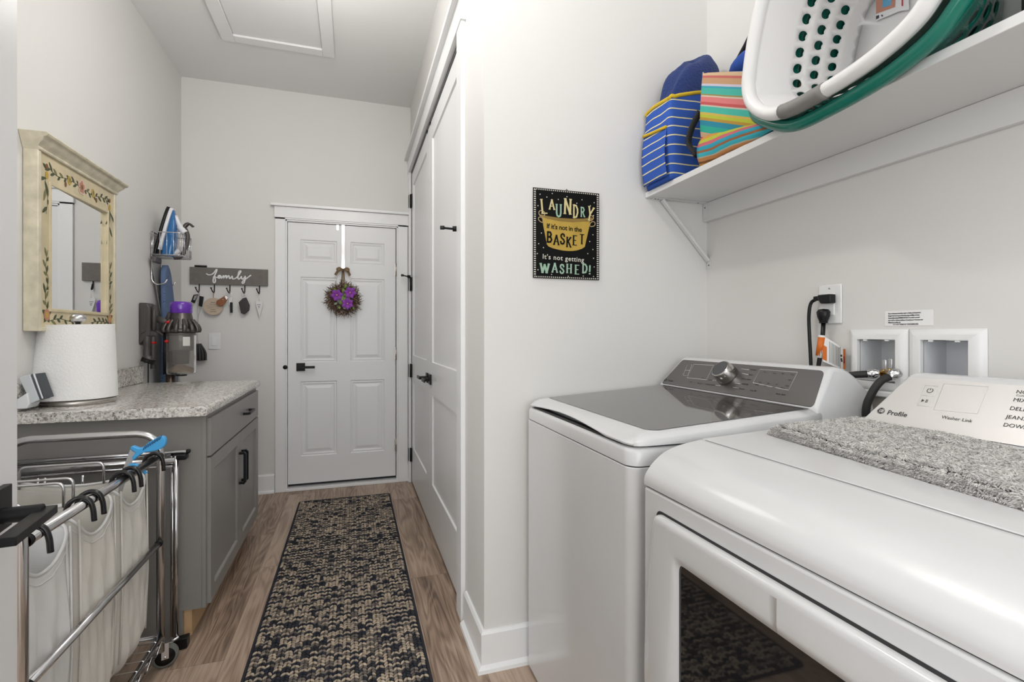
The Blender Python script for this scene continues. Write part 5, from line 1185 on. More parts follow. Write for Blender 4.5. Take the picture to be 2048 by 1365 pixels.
DGL = mat('door_window_glass', (.012, .011, .011), .03, spec=.6, coat=.3)
b = MB(); b.add([(.597, y, z_) for y, z_ in I_], [tuple(range(n))], DGL); b.build('door_window', DDR, label='dark door window')
# console of the dryer
DCB, DCT = (1.165, 1.000), (1.250, 1.118)
fp2, uu, vv, nn, Lf2, Wf2, hsd = console(dy, EY0 + .01, EY1 - .058, DCB[0], DCT[0], DCB[1], DCT[1], 1.35, PANELL, taper=.062, faceIn=.010)
o_w = fp2(0, 0, .0016); b = MB()
outline(b, [fq(x, y) for x, y in ((1888, 768), (1977, 773.5), (1954, 828), (1867, 819.5))], .0008, INKW)
outline(b, [fq(x, y) for x, y in ((1851, 771), (1877, 773), (1861, 814), (1835, 811))], .0010, INKW); outline(b, [fq(1843, 791), fq(1869, 793)], .0008, INKW, False)
c = fq(1860, 781.5); r = .0056; b.tube([c + r * (math.cos(t) * uu + math.sin(t) * vv) for t in np.linspace(PI / 2 + .5, 5 * PI / 2 - .5, 18)], .0007, INKD, 5, flat=(nn, .3)); b.tube([c + vv * .001, c + vv * .0065], .0007, INKD, 5, flat=(nn, .3))
c = fq(1848, 802); b.add([c + uu * -.005 + vv * .004, c + uu * -.005 - vv * .004, c + uu * .001], [(0, 1, 2)], INKD)
for s in (.004, .0065): b.tube([c + uu * s + vv * .004, c + uu * s - vv * .004], .0006, INKD, 4, flat=(nn, .3))
for (tx, px, py, sz, bo, m) in (('Profile', 1773, 829, .0165, .01, INKD), ('Washer Link', 1882, 837, .0105, .0, INKD), ('NORMAL', 2031, 787, .0115, .0, INKD), ('Cottons', 2031, 792.5, .0065, 0, mat('print_grey', (.25, .25, .25), .5)), ('MIXED', 2025, 803, .0115, .0, INKD), ('DELICATES', 2018, 820, .0115, .0, INKD), ('JEANS', 2011, 837, .0115, .0, INKD), ('DOWNLOADED', 2005, 853, .0115, .0, INKD)):
    b.text(tx, fq(px, py), uu, vv, sz, m, .0003, bold=bo)
emblem(b, fq(1762, 822), .0082, INKD, PANELL)
b.build('panel_print', hsd)

# ================================================================== SHAGGY MAT ON THE DRYER
def bathmat():
    zt = lambda x: .977 + (x - .9) / .3 * .0175
    P0 = np.array([.915, .905]); e1 = np.array(aZ(2048, 1003, .985))[:2] * .995 - P0     # front edge direction
    e1 = e1 / np.linalg.norm(e1); e2 = np.array([-e1[1], e1[0]]);
    if e2[0] < 0: e2 = -e2
    L1, L2 = .62, .235
    def surf(s, t):
        # s along the front edge, t towards the console; gentle fold and lumps, rounded rim
        d = min(s, L1 - s, t, L2 - t); h = .023 * min(1, max(0, d) / .012) ** .5 + .0025 * math.sin(s * 21) * math.sin(t * 17 + 1)
        p = P0 + e1 * s + e2 * t
        return np.array([p[0], p[1], zt(p[0]) + h])
    r = np.random.default_rng(9)
    MATC = mat('mat_backing', (.38, .37, .35), .9)
    b = MB(); b.grid(lambda u, v: surf(u * L1, v * L2) - np.array([0, 0, .006 if 0 < u < 1 and 0 < v < 1 else 0]), 60, 24, MATC)
    b.add([(*(P0 + e1 * a + e2 * c_), zt((P0 + e1 * a + e2 * c_)[0]) + .001) for a, c_ in ((0, 0), (L1, 0), (L1, L2), (0, L2))], [(0, 3, 2, 1)], MATC)
    for (a, c_), (a2, c2) in (((0, 0), (L1, 0)), ((L1, 0), (L1, L2)), ((L1, L2), (0, L2)), ((0, L2), (0, 0))):
        N_ = 20; lo, hi = [], []
        for k in range(N_ + 1):
            s, t = a + (a2 - a) * k / N_, c_ + (c2 - c_) * k / N_; p = P0 + e1 * s + e2 * t; lo.append((p[0], p[1], zt(p[0]) + .001)); hi.append(tuple(surf(s, t)))
        b.add(lo + hi, [(k, k + 1, N_ + 2 + k, N_ + 1 + k) for k in range(N_)], MATC)
    mo = b.build('shaggy_mat', label='fluffy grey shaggy mat laid on top of the dryer', cat='mat')
    # pile: small bent cones in clumps
    N = 62000; s = r.uniform(.0, L1 + .0, N); t = r.uniform(.0, L2, N); ed = r.random(N) < .26
    k = ed & (r.random(N) < .72); t[k] = r.uniform(-.001, .006, k.sum()); k2 = ed & ~k; s[k2] = r.uniform(-.001, .006, k2.sum())
    cl = (np.sin(s * 900) + np.sin(t * 800 + s * 300)) * .5
    base = np.array([surf(a, c_) for a, c_ in zip(np.clip(s, 0, L1), np.clip(t, 0, L2))])
    edge = (t < .009).astype(float); edge2 = (s < .009).astype(float); drop = r.uniform(0, .020, N) * np.maximum(t < .0045, s < .0045); base[:, 2] -= .003 + drop
    nx_, ny_ = np.floor(s / .011), np.floor(t / .011); ph = np.modf(np.sin(nx_ * 12.9898 + ny_ * 78.233) * 43758.5453)[0]; ang = ph * 6.28 + r.normal(0, .5, N)
    lean = np.stack([np.cos(ang), np.sin(ang)], 1) * .75
    d = np.zeros((N, 3)); d[:, :2] = lean; d[:, 2] = r.uniform(.35, .9, N)
    d[:, :2] += -e2[None] * edge[:, None] * 1.1 - e1[None] * edge2[:, None] * 1.1; d[:, 2] -= .45 * np.maximum(edge, edge2)
    d /= np.linalg.norm(d, axis=1)[:, None]; L = r.uniform(.005, .0095, N)
    sd = np.cross(d, np.array([0, 0, 1.]) + r.normal(0, .2, (N, 3))); sd /= np.linalg.norm(sd, axis=1)[:, None]; up = np.cross(sd, d)
    w = .0016; ring = []
    for (a, f, bend) in ((0, 1, 0), (.55, .95, .0012), (1, .3, -.001)):
        c0 = base + d * (L * a)[:, None] + up * bend
        for q in range(3):
            th_ = q * 2 * PI / 3; ring.append(c0 + (sd * math.cos(th_) + up * math.sin(th_)) * w * f)
    V = np.stack(ring, 1).reshape(-1, 3); tri = []
    for l in range(2):
        for q in range(3): tri.append((l * 3 + q, l * 3 + (q + 1) % 3, (l + 1) * 3 + (q + 1) % 3, (l + 1) * 3 + q))
    tri = np.array(tri); F = (tri[None] + (np.arange(N) * 9)[:, None, None]).reshape(-1, 4)
    V[:, 2] = np.maximum(V[:, 2], np.vectorize(zt)(V[:, 0]) + .0008)
    org = ORG[mo.name]; me = bpy.data.meshes.new('pile'); me.vertices.add(len(V)); me.vertices.foreach_set('co', (V - org).ravel()); me.loops.add(F.size); me.loops.foreach_set('vertex_index', F.ravel().astype(np.int32)); me.polygons.add(len(F)); me.polygons.foreach_set('loop_start', np.arange(0, F.size, 4, dtype=np.int32)); me.polygons.foreach_set('use_smooth', np.ones(len(F), bool)); me.update(calc_edges=True)
    g = np.clip(.60 + r.normal(0, .08, N), .25, .85)[:, None] * np.array([1.0, .97, .935])[None]; cols = np.repeat(np.hstack([g, np.ones((N, 1))]), 9, 0)
    at = me.color_attributes.new('Col', 'FLOAT_COLOR', 'POINT'); at.data.foreach_set('color', cols.ravel()); me.materials.append(attr_mat('microfibre_pile', .9, .3))
    o = bpy.data.objects.new('pile', me); COL.objects.link(o); o.parent = mo; o['kind'] = 'stuff'
bathmat()

# ================================================================== LAUNDRY SIGN
sg = thing('laundry_sign', 'black metal laundry sign with a yellow washtub on the alcove wall', 'sign', (.775, YW, 1.42))
SBLK = mat('sign_black', (.004, .004, .004), .6, spec=.15); SWH = mat('sign_white', (.62, .6, .52), .5); SCR = mat('sign_cream', (.60, .52, .26), .5); SGR = mat('sign_mint', (.30, .45, .34), .5); SYL = mat('sign_yellow', (.44, .29, .045), .5, var=(20, .2)); SYD = mat('sign_ochre', (.24, .15, .03), .5); SRM = mat('sign_tan', (.42, .3, .16), .5)
YS = YW - .006; SA = np.array(aY(1066, 375, YS)); SB = np.array(aY(1198, 388, YS)); SCn = np.array(aY(1066, 556, YS)); SW, SH = SB[0] - SA[0], SA[2] - SCn[2]
su, sv, sn = np.array([1., 0, 0]), np.array([0, 0, 1.]), np.array([0, -1., 0])
def sp_(x, y, d=0): return np.array([SCn[0] + x * SW, YS - .002 - d, SCn[2] + y * SH])     # 0..1 from lower left
MB().box(SA[0], SA[0] + SW, YS - .0015, YS, SCn[2], SCn[2] + SH, SBLK).build('plate', sg)
b = MB(); chk = .0042
nxc, nyc = int(SW / chk), int(SH / chk)
for i in range(0, nyc, 2):
    for xx in (.003, SW - .003 - .0075): b.add([(SCn[0] + xx + a * .0075, YS - .0019, SCn[2] + .004 + i * (SH - .006) / nyc + c_ * chk) for a, c_ in ((0, 0), (1, 0), (1, 1), (0, 1))], [(0, 1, 2, 3)], SWH)
for i in range(0, nxc, 2):
    for zz_ in (.003, SH - .003 - .004): b.add([(SCn[0] + .004 + i * (SW - .006) / nxc + a * chk, YS - .0019, SCn[2] + zz_ + c_ * .004) for a, c_ in ((0, 0), (1, 0), (1, 1), (0, 1))], [(0, 1, 2, 3)], SWH)
r = random.Random(4)
for (x, y) in ((.1, .93), (.28, .95), (.2, .905), (.37, .89), (.5, .93), (.65, .865), (.73, .91), (.86, .85), (.92, .89), (.07, .80), (.91, .74), (.12, .5), (.08, .38), (.15, .34), (.06, .27), (.9, .52), (.85, .44), (.9, .35), (.82, .30), (.91, .25), (.92, .15), (.07, .09), (.27, .045), (.52, .03), (.75, .04), (.91, .04)):
    c = sp_(x, y); b.add([c + .0022 * (math.cos(t) * su + math.sin(t) * sv) for t in np.linspace(0, 2 * PI, 9)[:-1]], [tuple(range(8))], SWH)
b.build('border_dots', sg)
b = MB()
def spoly(b, pts, m, d): b.add([sp_(x, y, d) for x, y in pts], [tuple(range(len(pts)))], m)
# washtub (crop of the photo: 1117x1365 covers the sign; corners 165..980, 90..1235)
def cx_(x, y): t = (x - 165) / 815; top = 90 + 80 * t; bot = 1212 + 30 * t; return t, (bot - y) / (bot - top)
tub = [cx_(*p) for p in ((268, 455), (400, 490), (560, 515), (720, 520), (860, 510), (850, 590), (825, 700), (795, 830), (760, 852), (700, 872), (640, 880), (580, 880), (520, 874), (460, 862), (400, 846), (350, 825), (328, 800), (310, 700), (285, 570))]
spoly(b, tub, SYL, .0002)
rim = [cx_(*p) for p in ((240, 425), (330, 445), (480, 470), (640, 480), (780, 478), (895, 465), (890, 495), (780, 515), (640, 525), (480, 512), (330, 480), (245, 450))]
spoly(b, rim, SYD, .0004)
b.build('washtub', sg)
b = MB()
for pts in (((300, 400), (250, 380), (232, 405), (245, 440), (290, 450)), ((270, 470), (235, 462), (228, 490), (255, 520), (285, 520)), ((850, 450), (890, 448), (905, 475), (885, 500), (850, 500)), ((870, 530), (905, 518), (925, 535), (915, 570), (860, 575))):
    b.tube([sp_(*cx_(p[0], p[1]), .0006) for p in crom([(*p, 0) for p in pts], 4, closed=True)], .0018, SRM, 5, closed=True, flat=(sn, .3))
b.build('tub_handles', sg)
# slab-serif capitals from strokes
GL = {'L': ([((.15, 0), (.15, 1))], [((.15, 0), (.75, 0))], .75), 'A': ([((.05, 0), (.42, 1)), ((.42, 1), (.8, 0))], [((.2, .33), (.65, .33))], .85), 'U': ([((.12, 1), (.12, .3), (.2, .08), (.42, 0), (.64, .08), (.72, .3)), ((.72, .3), (.72, 1))], [], .85), 'N': ([((.1, 0), (.1, 1)), ((.1, 1), (.75, 0)), ((.75, 0), (.75, 1))], [], .85), 'D': ([((.15, 0), (.15, 1)), ((.15, 1), (.5, .95), (.7, .7), (.72, .4), (.55, .07), (.15, 0))], [], .82), 'R': ([((.15, 0), (.15, 1)), ((.15, 1), (.55, .96), (.68, .75), (.55, .53), (.15, .5)), ((.4, .5), (.75, 0))], [], .82), 'Y': ([((.05, 1), (.42, .45)), ((.8, 1), (.42, .45)), ((.42, .45), (.42, 0))], [], .85), 'B': ([((.15, 0), (.15, 1)), ((.15, 1), (.5, .98), (.64, .78), (.5, .54), (.15, .52)), ((.15, .52), (.58, .5), (.72, .26), (.55, .03), (.15, 0))], [], .8), 'S': ([((.68, .75), (.6, .95), (.4, 1), (.2, .92), (.14, .74), (.3, .56), (.55, .45), (.7, .26), (.6, .06), (.4, 0), (.18, .06), (.12, .25))], [], .82), 'K': ([((.15, 0), (.15, 1)), ((.7, 1), (.18, .45)), ((.32, .58), (.75, 0))], [], .82), 'E': ([((.15, 0), (.15, 1))], [((.15, 0), (.7, 0)), ((.15, .5), (.55, .5)), ((.15, 1), (.68, 1))], .78), 'T': ([((.4, 0), (.4, 1))], [((.05, 1), (.75, 1))], .8), 'W': ([((.05, 1), (.28, 0)), ((.28, 0), (.52, .9)), ((.52, .9), (.76, 0)), ((.76, 0), (1.0, 1))], [], 1.05), 'H': ([((.15, 0), (.15, 1)), ((.7, 0), (.7, 1))], [((.15, .5), (.7, .5))], .85), '!': ([((.2, .3), (.22, 1)), ((.2, 0), (.2, .08))], [], .4)}
def slab_letter(b, ch, x, y, w, h, m, d, rot=0):
    """x, y lower-left in metres on the plate; w, h size"""
    st, th_, adv = GL[ch]; ca, sa = math.cos(rot), math.sin(rot)
    base = np.array([SCn[0], YS - .002 - d, SCn[2]])
    def T(p): X, Z = p[0] * w, p[1] * h; return base + su * (x + X * ca - Z * sa) + sv * (y + X * sa + Z * ca)
    def seg(p, q, t):
        LYR[0] += 1; lift = sn * LYR[0] * 4e-6
        P_, Q_ = T(p), T(q); dd_ = Q_ - P_; L = np.linalg.norm(dd_); dd_ /= L; nn2 = np.cross(sn, dd_); e = t * .25; P_ = P_ + lift; Q_ = Q_ + lift
        b.add([P_ - dd_ * e + nn2 * t / 2, Q_ + dd_ * e + nn2 * t / 2, Q_ + dd_ * e - nn2 * t / 2, P_ - dd_ * e - nn2 * t / 2], [(0, 1, 2, 3)], m)
    for s in st:
        for p, q in zip(s[:-1], s[1:]): seg(p, q, w * .235)
        for p in (s[0], s[-1]):
            if p[1] in (0, 1) and ch not in '!S' and not (ch in 'DBU' and p[0] > .15 and p[1] == 0): seg((p[0] - .14, p[1]), (p[0] + .14, p[1]), h * .07)
    for p, q in th_: seg(p, q, h * .085)
LYR = [0]
def wpos(px, py): t, v = cx_(px, py); return t * SW, v * SH
b = MB()
for ch, px, py, w, h, m, rt in (('L', 262, 415, .031, .052, SCR, .1), ('A', 355, 362, .0255, .036, SCR, 0), ('U', 435, 452, .028, .046, SGR, 0), ('N', 535, 415, .034, .056, SCR, -.03), ('D', 645, 465, .027, .048, SCR, 0), ('R', 740, 455, .022, .036, SGR, 0), ('Y', 812, 490, .027, .052, SCR, -.22)):
    x, y = wpos(px, py); slab_letter(b, ch, x, y, w, h, m, .001, rt)
for ch, px, py, w, h in (('B', 322, 768, .0285, .038), ('A', 408, 800, .0255, .036), ('S', 484, 790, .026, .038), ('K', 560, 828, .0255, .037), ('E', 640, 805, .025, .036), ('T', 725, 790, .0255, .036)):
    x, y = wpos(px, py); slab_letter(b, ch, x, y, w, h, SBLK, .001, -.03)
for ch, px, py, w, h in (('W', 245, 1145, .0345, .033), ('A', 388, 1143, .026, .034), ('S', 478, 1155, .025, .033), ('H', 560, 1150, .0285, .033), ('E', 665, 1165, .027, .034), ('D', 758, 1150, .0275, .034), ('!', 838, 1165, .028, .032)):
    x, y = wpos(px, py); slab_letter(b, ch, x, y, w, h, SGR, .001, -.02)
def wtext(tx, px, py, size, m, bold=.03, rot=-.04, space=1.0):
    x, y = wpos(px, py); b.text(tx, np.array([SCn[0] + x, YS - .003, SCn[2] + y]), (math.cos(rot), 0, math.sin(rot)), (-math.sin(rot), 0, math.cos(rot)), size, m, .0, bold=bold, space=space)
wtext("If it's not in the", 322, 596, .0255, SBLK, space=.95, bold=.018)
wtext("It's not getting", 272, 975, .0255, SWH, space=1.12, bold=.012, rot=-.035)
b.build('lettering', sg)
b = MB(); c = sp_(.5, 1.0); b.tube([c + (-.006, .002, -.004), c + (0, .003, .006), c + (.006, .002, -.004)], .0015, mat('rusty_wire', (.12, .05, .05), .6), 6); b.build('hanging_wire', sg)

# ================================================================== SHELF, CLEAT, BRACKET
SHX, SZ0, SZ1 = 1.118, 1.756, 1.778
SHW = mat('shelf_white', (.72, .72, .715), .35, var=(3, .01))
MB().box(SHX, XR - .001, -.9, YW - .001, SZ0, SZ1, SHW).build('wall_shelf', label='long white shelf above the washer and dryer', cat='shelf', bevel=.0015)
MB().box(XR - .019, XR - .0005, -.9, YW - .001, 1.678, SZ0 - .0005, SHW).build('shelf_cleat', label='white cleat board fixed to the wall under the shelf', cat='cleat', bevel=.0015)
br = thing('shelf_bracket', 'white metal bracket under the far end of the shelf', 'bracket', (1.3, YW - .02, 1.48)); YBk = YW - .012
SCW = mat('screw_dark', (.05, .05, .05), .5, metal=.5)
b = MB(); b.box(1.142, XR - .02, YBk - .014, YBk + .01, SZ0 - .003, SZ0 - .0005, SHW); b.box(XR - .022, XR - .0195, YBk - .014, YBk + .010, 1.69, SZ0 - .003, SHW); b.build('arm', br, bevel=.0008)
b = MB(); p, q = np.array([1.188, YBk - .002, SZ0 - .004]), np.array([XR - .006, YBk - .002, 1.515]); b.obox((p + q) / 2, (q - p) / 2, (0, .009, 0), (.0035, 0, .0035), SHW); b.box(XR - .003, XR - .0005, YBk - .012, YBk + .009, 1.482, 1.53, SHW); b.build('brace', br, bevel=.001)
b = MB()
for x in (1.155, 1.168, 1.36): b.lathe((x, YBk - .004, SZ0 - .003), [(0, 0), (.0028, 0), (.0028, .0012), (0, .0012)], SCW, 8, axis=(0, 0, -1), caps=False)
for z_ in (1.735, 1.497): b.lathe((XR - .022 if z_ > 1.6 else XR - .003, YBk - .003, z_), [(0, 0), (.0028, 0), (.0028, .0012), (0, .0012)], SCW, 8, axis=(-1, 0, 0), caps=False)
b.build('screws', br)

# ================================================================== BAGS AND FOLDED DENIM ON THE SHELF
BLUES = stripes_mat('blue_stripe_canvas', [(0.0, (.035, .10, .42)), (.72, (.03, .03, .04)), (.75, (.70, .66, .45)), (.88, (.10, .07, .02)), (.90, (.035, .10, .42))], 2, .034, wob=.012)
YELT = mat('yellow_binding', (.62, .42, .02), .8, bump=(300, .3, .001)); DEN = mat('denim', (.014, .035, .15), .95, bump=(120, .9, .006), var=(300, .8), sheen=.1)
bt = thing('striped_tote', 'blue tote with cream stripes and yellow binding at the far end of the shelf', 'bag', (1.25, 1.62, SZ1))
def tote(b, x0, x1, y0, y1, z0, h, m, lean=(0, 0), r=.02, puff=.012, taper=.0, seed=1, topslope=0.0, yslope=0.0):
    rr_ = random.Random(seed); ph = [rr_.uniform(0, 6) for _ in range(4)]; P_ = rrect(0, 1, 0, 1, .09, 4); n = len(P_)
    def fn(u, v):
        k = u * n; i = int(k) % n; f = k - int(k); p, q = P_[i], P_[(i + 1) % n]; a, c_ = p[0] + (q[0] - p[0]) * f, p[1] + (q[1] - p[1]) * f
        bul = math.sin(PI * v) * puff; ss = (2 * a - 1), (2 * c_ - 1)
        x = x0 + a * (x1 - x0) + ss[0] * (bul - taper * v) + lean[0] * v + .003 * math.sin(9 * c_ + 7 * v + ph[0]); y = y0 + c_ * (y1 - y0) + ss[1] * (bul - taper * v) + lean[1] * v + .003 * math.sin(8 * a + 9 * v + ph[1])
        return (x, y, z0 + v * (h + topslope * a + yslope * c_) + .003 * math.sin(7 * u * 6.28 + ph[2]) * v)
    b.grid(fn, 64, 24, m); b.add([fn(i / 64, 0) for i in range(64)], [tuple(range(64))[::-1]], m); return fn
b = MB(); fn = tote(b, 1.105, 1.37, 1.545, 1.715, SZ1 + .002, .30, BLUES, lean=(.0, 0), topslope=.06, puff=.008, seed=2); b.build('body', bt, solid=.002)
b = MB(); b.tube([np.array(fn(i / 64, 1)) for i in range(64)], .0075, YELT, 6, closed=True); b.build('binding', bt)
b = MB(); b.grid(lambda u, v: (1.097 - .010 * math.sin(PI * v) - .004, 1.552 + .15 * u, SZ1 + .012 + v * (.175 + .02 * u)), 12, 12, BLUES); b.build('pocket', bt, solid=.002)
b = MB(); b.tube([(1.090, 1.552 + .15 * t, SZ1 + .19 + .02 * t) for t in np.linspace(0, 1, 8)], .006, YELT, 6); b.build('pocket_binding', bt)
b = MB(); c = np.array(fn(.78, .95)); b.tube(crom([(1.27, 1.538, SZ1 + .33), (1.262, 1.53, SZ1 + .30), (1.262, 1.53, SZ1 + .27), (1.272, 1.536, SZ1 + .265)], 4), .007, YELT, 6); b.build('loop', bt)
b = MB()
def jean(u, v):
    t, p = u * 2 * PI, v * PI; w = 1 + .10 * math.sin(3 * t + 1) * math.sin(p) + .07 * math.sin(5 * p + 2 * t)
    x, y, z_ = math.sin(p) * math.cos(t), math.sin(p) * math.sin(t), math.cos(p)
    return (1.245 + .125 * w * np.sign(x) * abs(x) ** .75, 1.632 + .068 * np.sign(y) * abs(y) ** .8, SZ1 + .36 + .13 * w * (np.sign(z_) * abs(z_) ** .9) + .10 * x)
b.grid(jean, 40, 24, DEN); b.build('folded_jeans', label='dark blue denim stuffed into the blue striped tote', cat='jeans')
# multicoloured tote
TEAL = stripes_mat('rainbow_stripe_canvas', [(0.0, (.60, .42, .10)), (.03, (.07, .45, .36)), (.11, (.55, .50, .42)), (.13, (.52, .10, .10)), (.17, (.66, .20, .20)), (.24, (.60, .52, .40)), (.26, (.30, .25, .10)), (.28, (.07, .42, .34)), (.36, (.05, .33, .42)), (.39, (.55, .50, .60)), (.42, (.50, .30, .17)), (.50, (.50, .13, .12)), (.53, (.56, .40, .25)), (.58, (.40, .45, .62)), (.61, (.03, .36, .44)), (.66, (.42, .05, .09)), (.69, (.5, .33, .2)), (.76, (.03, .36, .27)), (.85, (.03, .24, .34)), (.92, (.45, .27, .05)), (.96, (.45, .50, .05))], 2, .25, wob=.004, off=.55, k=(1, -.5))
tt = thing('striped_tote', 'multicoloured striped tote slumped on the shelf between the blue tote and the baskets', 'bag', (1.25, 1.27, SZ1))
b = MB(); fn = tote(b, 1.128, 1.36, 1.10, 1.415, SZ1 + .002, .17, TEAL, lean=(.0, 0), r=.02, puff=.006, seed=5, taper=.0, topslope=.0, yslope=.155); b.build('body', tt, solid=.002)
TE2 = stripes_mat('rainbow_stripe_fold', [(0.0, (.55, .25, .06)), (.12, (.20, .09, .03)), (.2, (.50, .22, .08)), (.32, (.45, .40, .28)), (.36, (.05, .40, .48)), (.5, (.30, .12, .05)), (.58, (.03, .30, .40)), (.72, (.5, .12, .15)), (.85, (.42, .45, .05))], 2, .085, wob=.03, k=(1, -.12))
b = MB()
def fold(u, v): return (1.128 - .016 * math.sin(PI * v) - .012 * v * u, 1.41 - u * .33, SZ1 + .001 + (1 - v) * (.095 - .055 * u + .012 * math.sin(u * 5)) + .003 * math.sin(9 * u + 5 * v))
b.grid(fold, 24, 12, TE2); b.build('fold', tt, solid=.002)
STR = mat('black_strap', (.012, .012, .014), .7)
b = MB(); b.tube(crom([(1.14, 1.43, SZ1 + .20), (1.125, 1.455, SZ1 + .15), (1.122, 1.465, SZ1 + .10), (1.135, 1.44, SZ1 + .05)], 6), .012, STR, 8, flat=((0, 1, 0), .4)); b.build('handle', tt); b = MB()
b.tube(crom([(1.2, 1.34, SZ1 + .31), (1.2, 1.28, SZ1 + .36), (1.2, 1.2, SZ1 + .43), (1.2, 1.1, SZ1 + .44)], 6), .011, STR, 8, flat=((0, 0, 1), .4)); b.build('handle', tt)
b = MB(); b.grid(lambda u, v: (1.23 + .08 * math.sin(v * PI) * math.cos(u * 2 * PI), 1.26 + .10 * math.sin(v * PI) * math.sin(u * 2 * PI), SZ1 + .29 + .05 * math.cos(v * PI)), 20, 10, mat('blue_cloth', (.02, .07, .33), .9)); b.build('blue_cloth', label='blue cloth bundled in the top of the multicoloured tote', cat='cloth')

# ================================================================== LAUNDRY BASKETS (nested, on their side, openings towards the room)
RIMW = None
def closed_outline(pts, k=6): return [p[:2] for p in crom([(*p, 0) for p in pts], k, closed=True)]
RIMW = [(1.073, 2.116), (1.099, 2.036), (1.119, 1.945), (1.124, 1.892), (1.112, 1.845), (1.078, 1.803), (1.031, 1.775), (.975, 1.765), (.918, 1.765), (.829, 1.772), (.752, 1.786), (.684, 1.812), (.647, 1.843), (.618, 1.89), (.605, 1.95), (.60, 2.02), (.605, 2.09), (.635, 2.15), (.70, 2.195), (.82, 2.215), (.95, 2.21), (1.035, 2.175)]
RIMW = [(.88 + (y - .88) * .955, 1.985 + (z_ - 1.985) * .945) for y, z_ in RIMW]
def basket(name, label, rim, x_rim, x_floor, cen, sc, m, rim_r, holes, rim_w=.018):
    t = thing(name, label, 'laundry basket', (x_floor, cen[0], SZ1))
    O = closed_outline(rim, 6); n = len(O)
    def at_(k, f):      # k index on the outline, f 0 rim .. 1 floor
        y, z_ = O[k % n]; s = 1 - (1 - sc) * (f ** 1.0); y2, z2 = cen[0] + (y - cen[0]) * s * (1 if f == 0 else .965), cen[1] + (z_ - cen[1]) * s * (1 if f == 0 else .965)
        return np.array([x_rim + (x_floor - x_rim) * f, y2, max(z2, SZ1 + .005 if f > .09 else -1)])
    # wall as cells along the outline (arc length) and down the depth; every cell has a 16-point border, hole cells keep a round opening
    L = [0.0]
    for k in range(n): L.append(L[-1] + np.linalg.norm(at_(k + 1, .5) - at_(k, .5)))
    def at_s(s_, f):
        t_ = (s_ % 1.0) * L[-1]; k = int(np.searchsorted(L, t_, 'right')) - 1; k = min(max(k, 0), n - 1); g = (t_ - L[k]) / (L[k + 1] - L[k] + 1e-12)
        return at_(k, f) * (1 - g) + at_(k + 1, f) * g
    nc = int(L[-1] / .040); bands = [(.02, .12, 0, 0), (.12, .24, 0, 0), (.24, .36, 0, 0), (.36, .53, 1, 0), (.53, .70, 1, .5), (.70, .87, 1, 0), (.87, 1.0, 0, 0)]
    b = MB(); dlen = abs(x_floor - x_rim)
    for f0, f1, hole, sh in bands:
        for c in range(nc):
            B = []
            for side in range(4):
                for q in range(4):
                    g = q / 4
                    u_, v_ = ((g, 0), (1, g), (1 - g, 1), (0, 1 - g))[side]; B.append((u_, v_))
            P_ = lambda u_, v_: at_s((c + sh + u_) / nc, f0 + (f1 - f0) * v_)
            if hole:
                r_u, r_v = .0128 / (L[-1] / nc), .0128 / ((f1 - f0) * dlen * 1.06)
                vs = [P_(u_, v_) for u_, v_ in B]
                ins_ = [P_(.5 + r_u * math.cos(math.atan2(v_ - .5, u_ - .5)), .5 + r_v * math.sin(math.atan2(v_ - .5, u_ - .5))) for u_, v_ in B]
                b.add(vs + ins_, [(k, (k + 1) % 16, 16 + (k + 1) % 16, 16 + k) for k in range(16)], m, True)
            else:
                vs = [P_(u_, v_) for u_, v_ in B] + [P_(.5, .5)]; b.add(vs, [(k, (k + 1) % 16, 16) for k in range(16)], m, True)
    fl = [at_(k, 1) for k in range(n)]; c_ = np.array([x_floor + .004, cen[0], cen[1]]); f2 = [p * .5 + c_ * .5 for p in fl]
    b.add(fl + f2 + [c_], [(k, (k + 1) % n, n + (k + 1) % n, n + k) for k in range(n)] + [(n + k, n + (k + 1) % n, 2 * n) for k in range(n)], m, True)
    o = b.build('body', t, solid=.0022, weld=True)
    b = MB(); b.tube([np.array([x_rim, y, z_]) for y, z_ in O], rim_r, m, 12, closed=True, flat=((1, 0, 0), 1.15))
    b.tube([np.array([x_rim + .014, cen[0] + (y - cen[0]) * .995, cen[1] + (z_ - cen[1]) * .995]) for y, z_ in O], rim_r * .75, m, 8, closed=True); b.build('rim', t)
    return t, o, at_, O
WB = mat('basket_white', (.78, .775, .77), .3, spec=.4); GB = mat('basket_green', (.004, .16, .115), .22, spec=.5, coat=.3)
tw, ow, atw, Ow = basket('laundry_basket', 'white laundry basket tipped on its side, nested inside the green one on the shelf', RIMW, 1.05, 1.325, (.880, 1.985), .63, WB, .017, None)
RIMG = [(.875 + (y - .875) * 1.075, z_ - (.029 if z_ < 1.95 else -.012)) for y, z_ in RIMW]
RIMG = [(min(y, 1.150) - (.018 if z_ < 1.80 and y > .98 else 0), z_) for y, z_ in RIMG]
tg, og, atg, Og = basket('laundry_basket', 'green laundry basket tipped on its side around the white one on the shelf', RIMG, 1.088, 1.365, (.880, 1.975), .64, GB, .0165, None)
# grey grip on the white rim
b = MB(); GRIP = mat('soft_grip_grey', (.22, .21, .20), .55)
kk = [k for k, (y, z_) in enumerate(Ow) if z_ < 1.80 and .865 < y < 1.005]
b.tube([np.array([1.05, *Ow[k]]) for k in kk], .0188, GRIP, 12, flat=((1, 0, 0), 1.15)); b.build('grip', tw, label='soft grey grip on the rim')
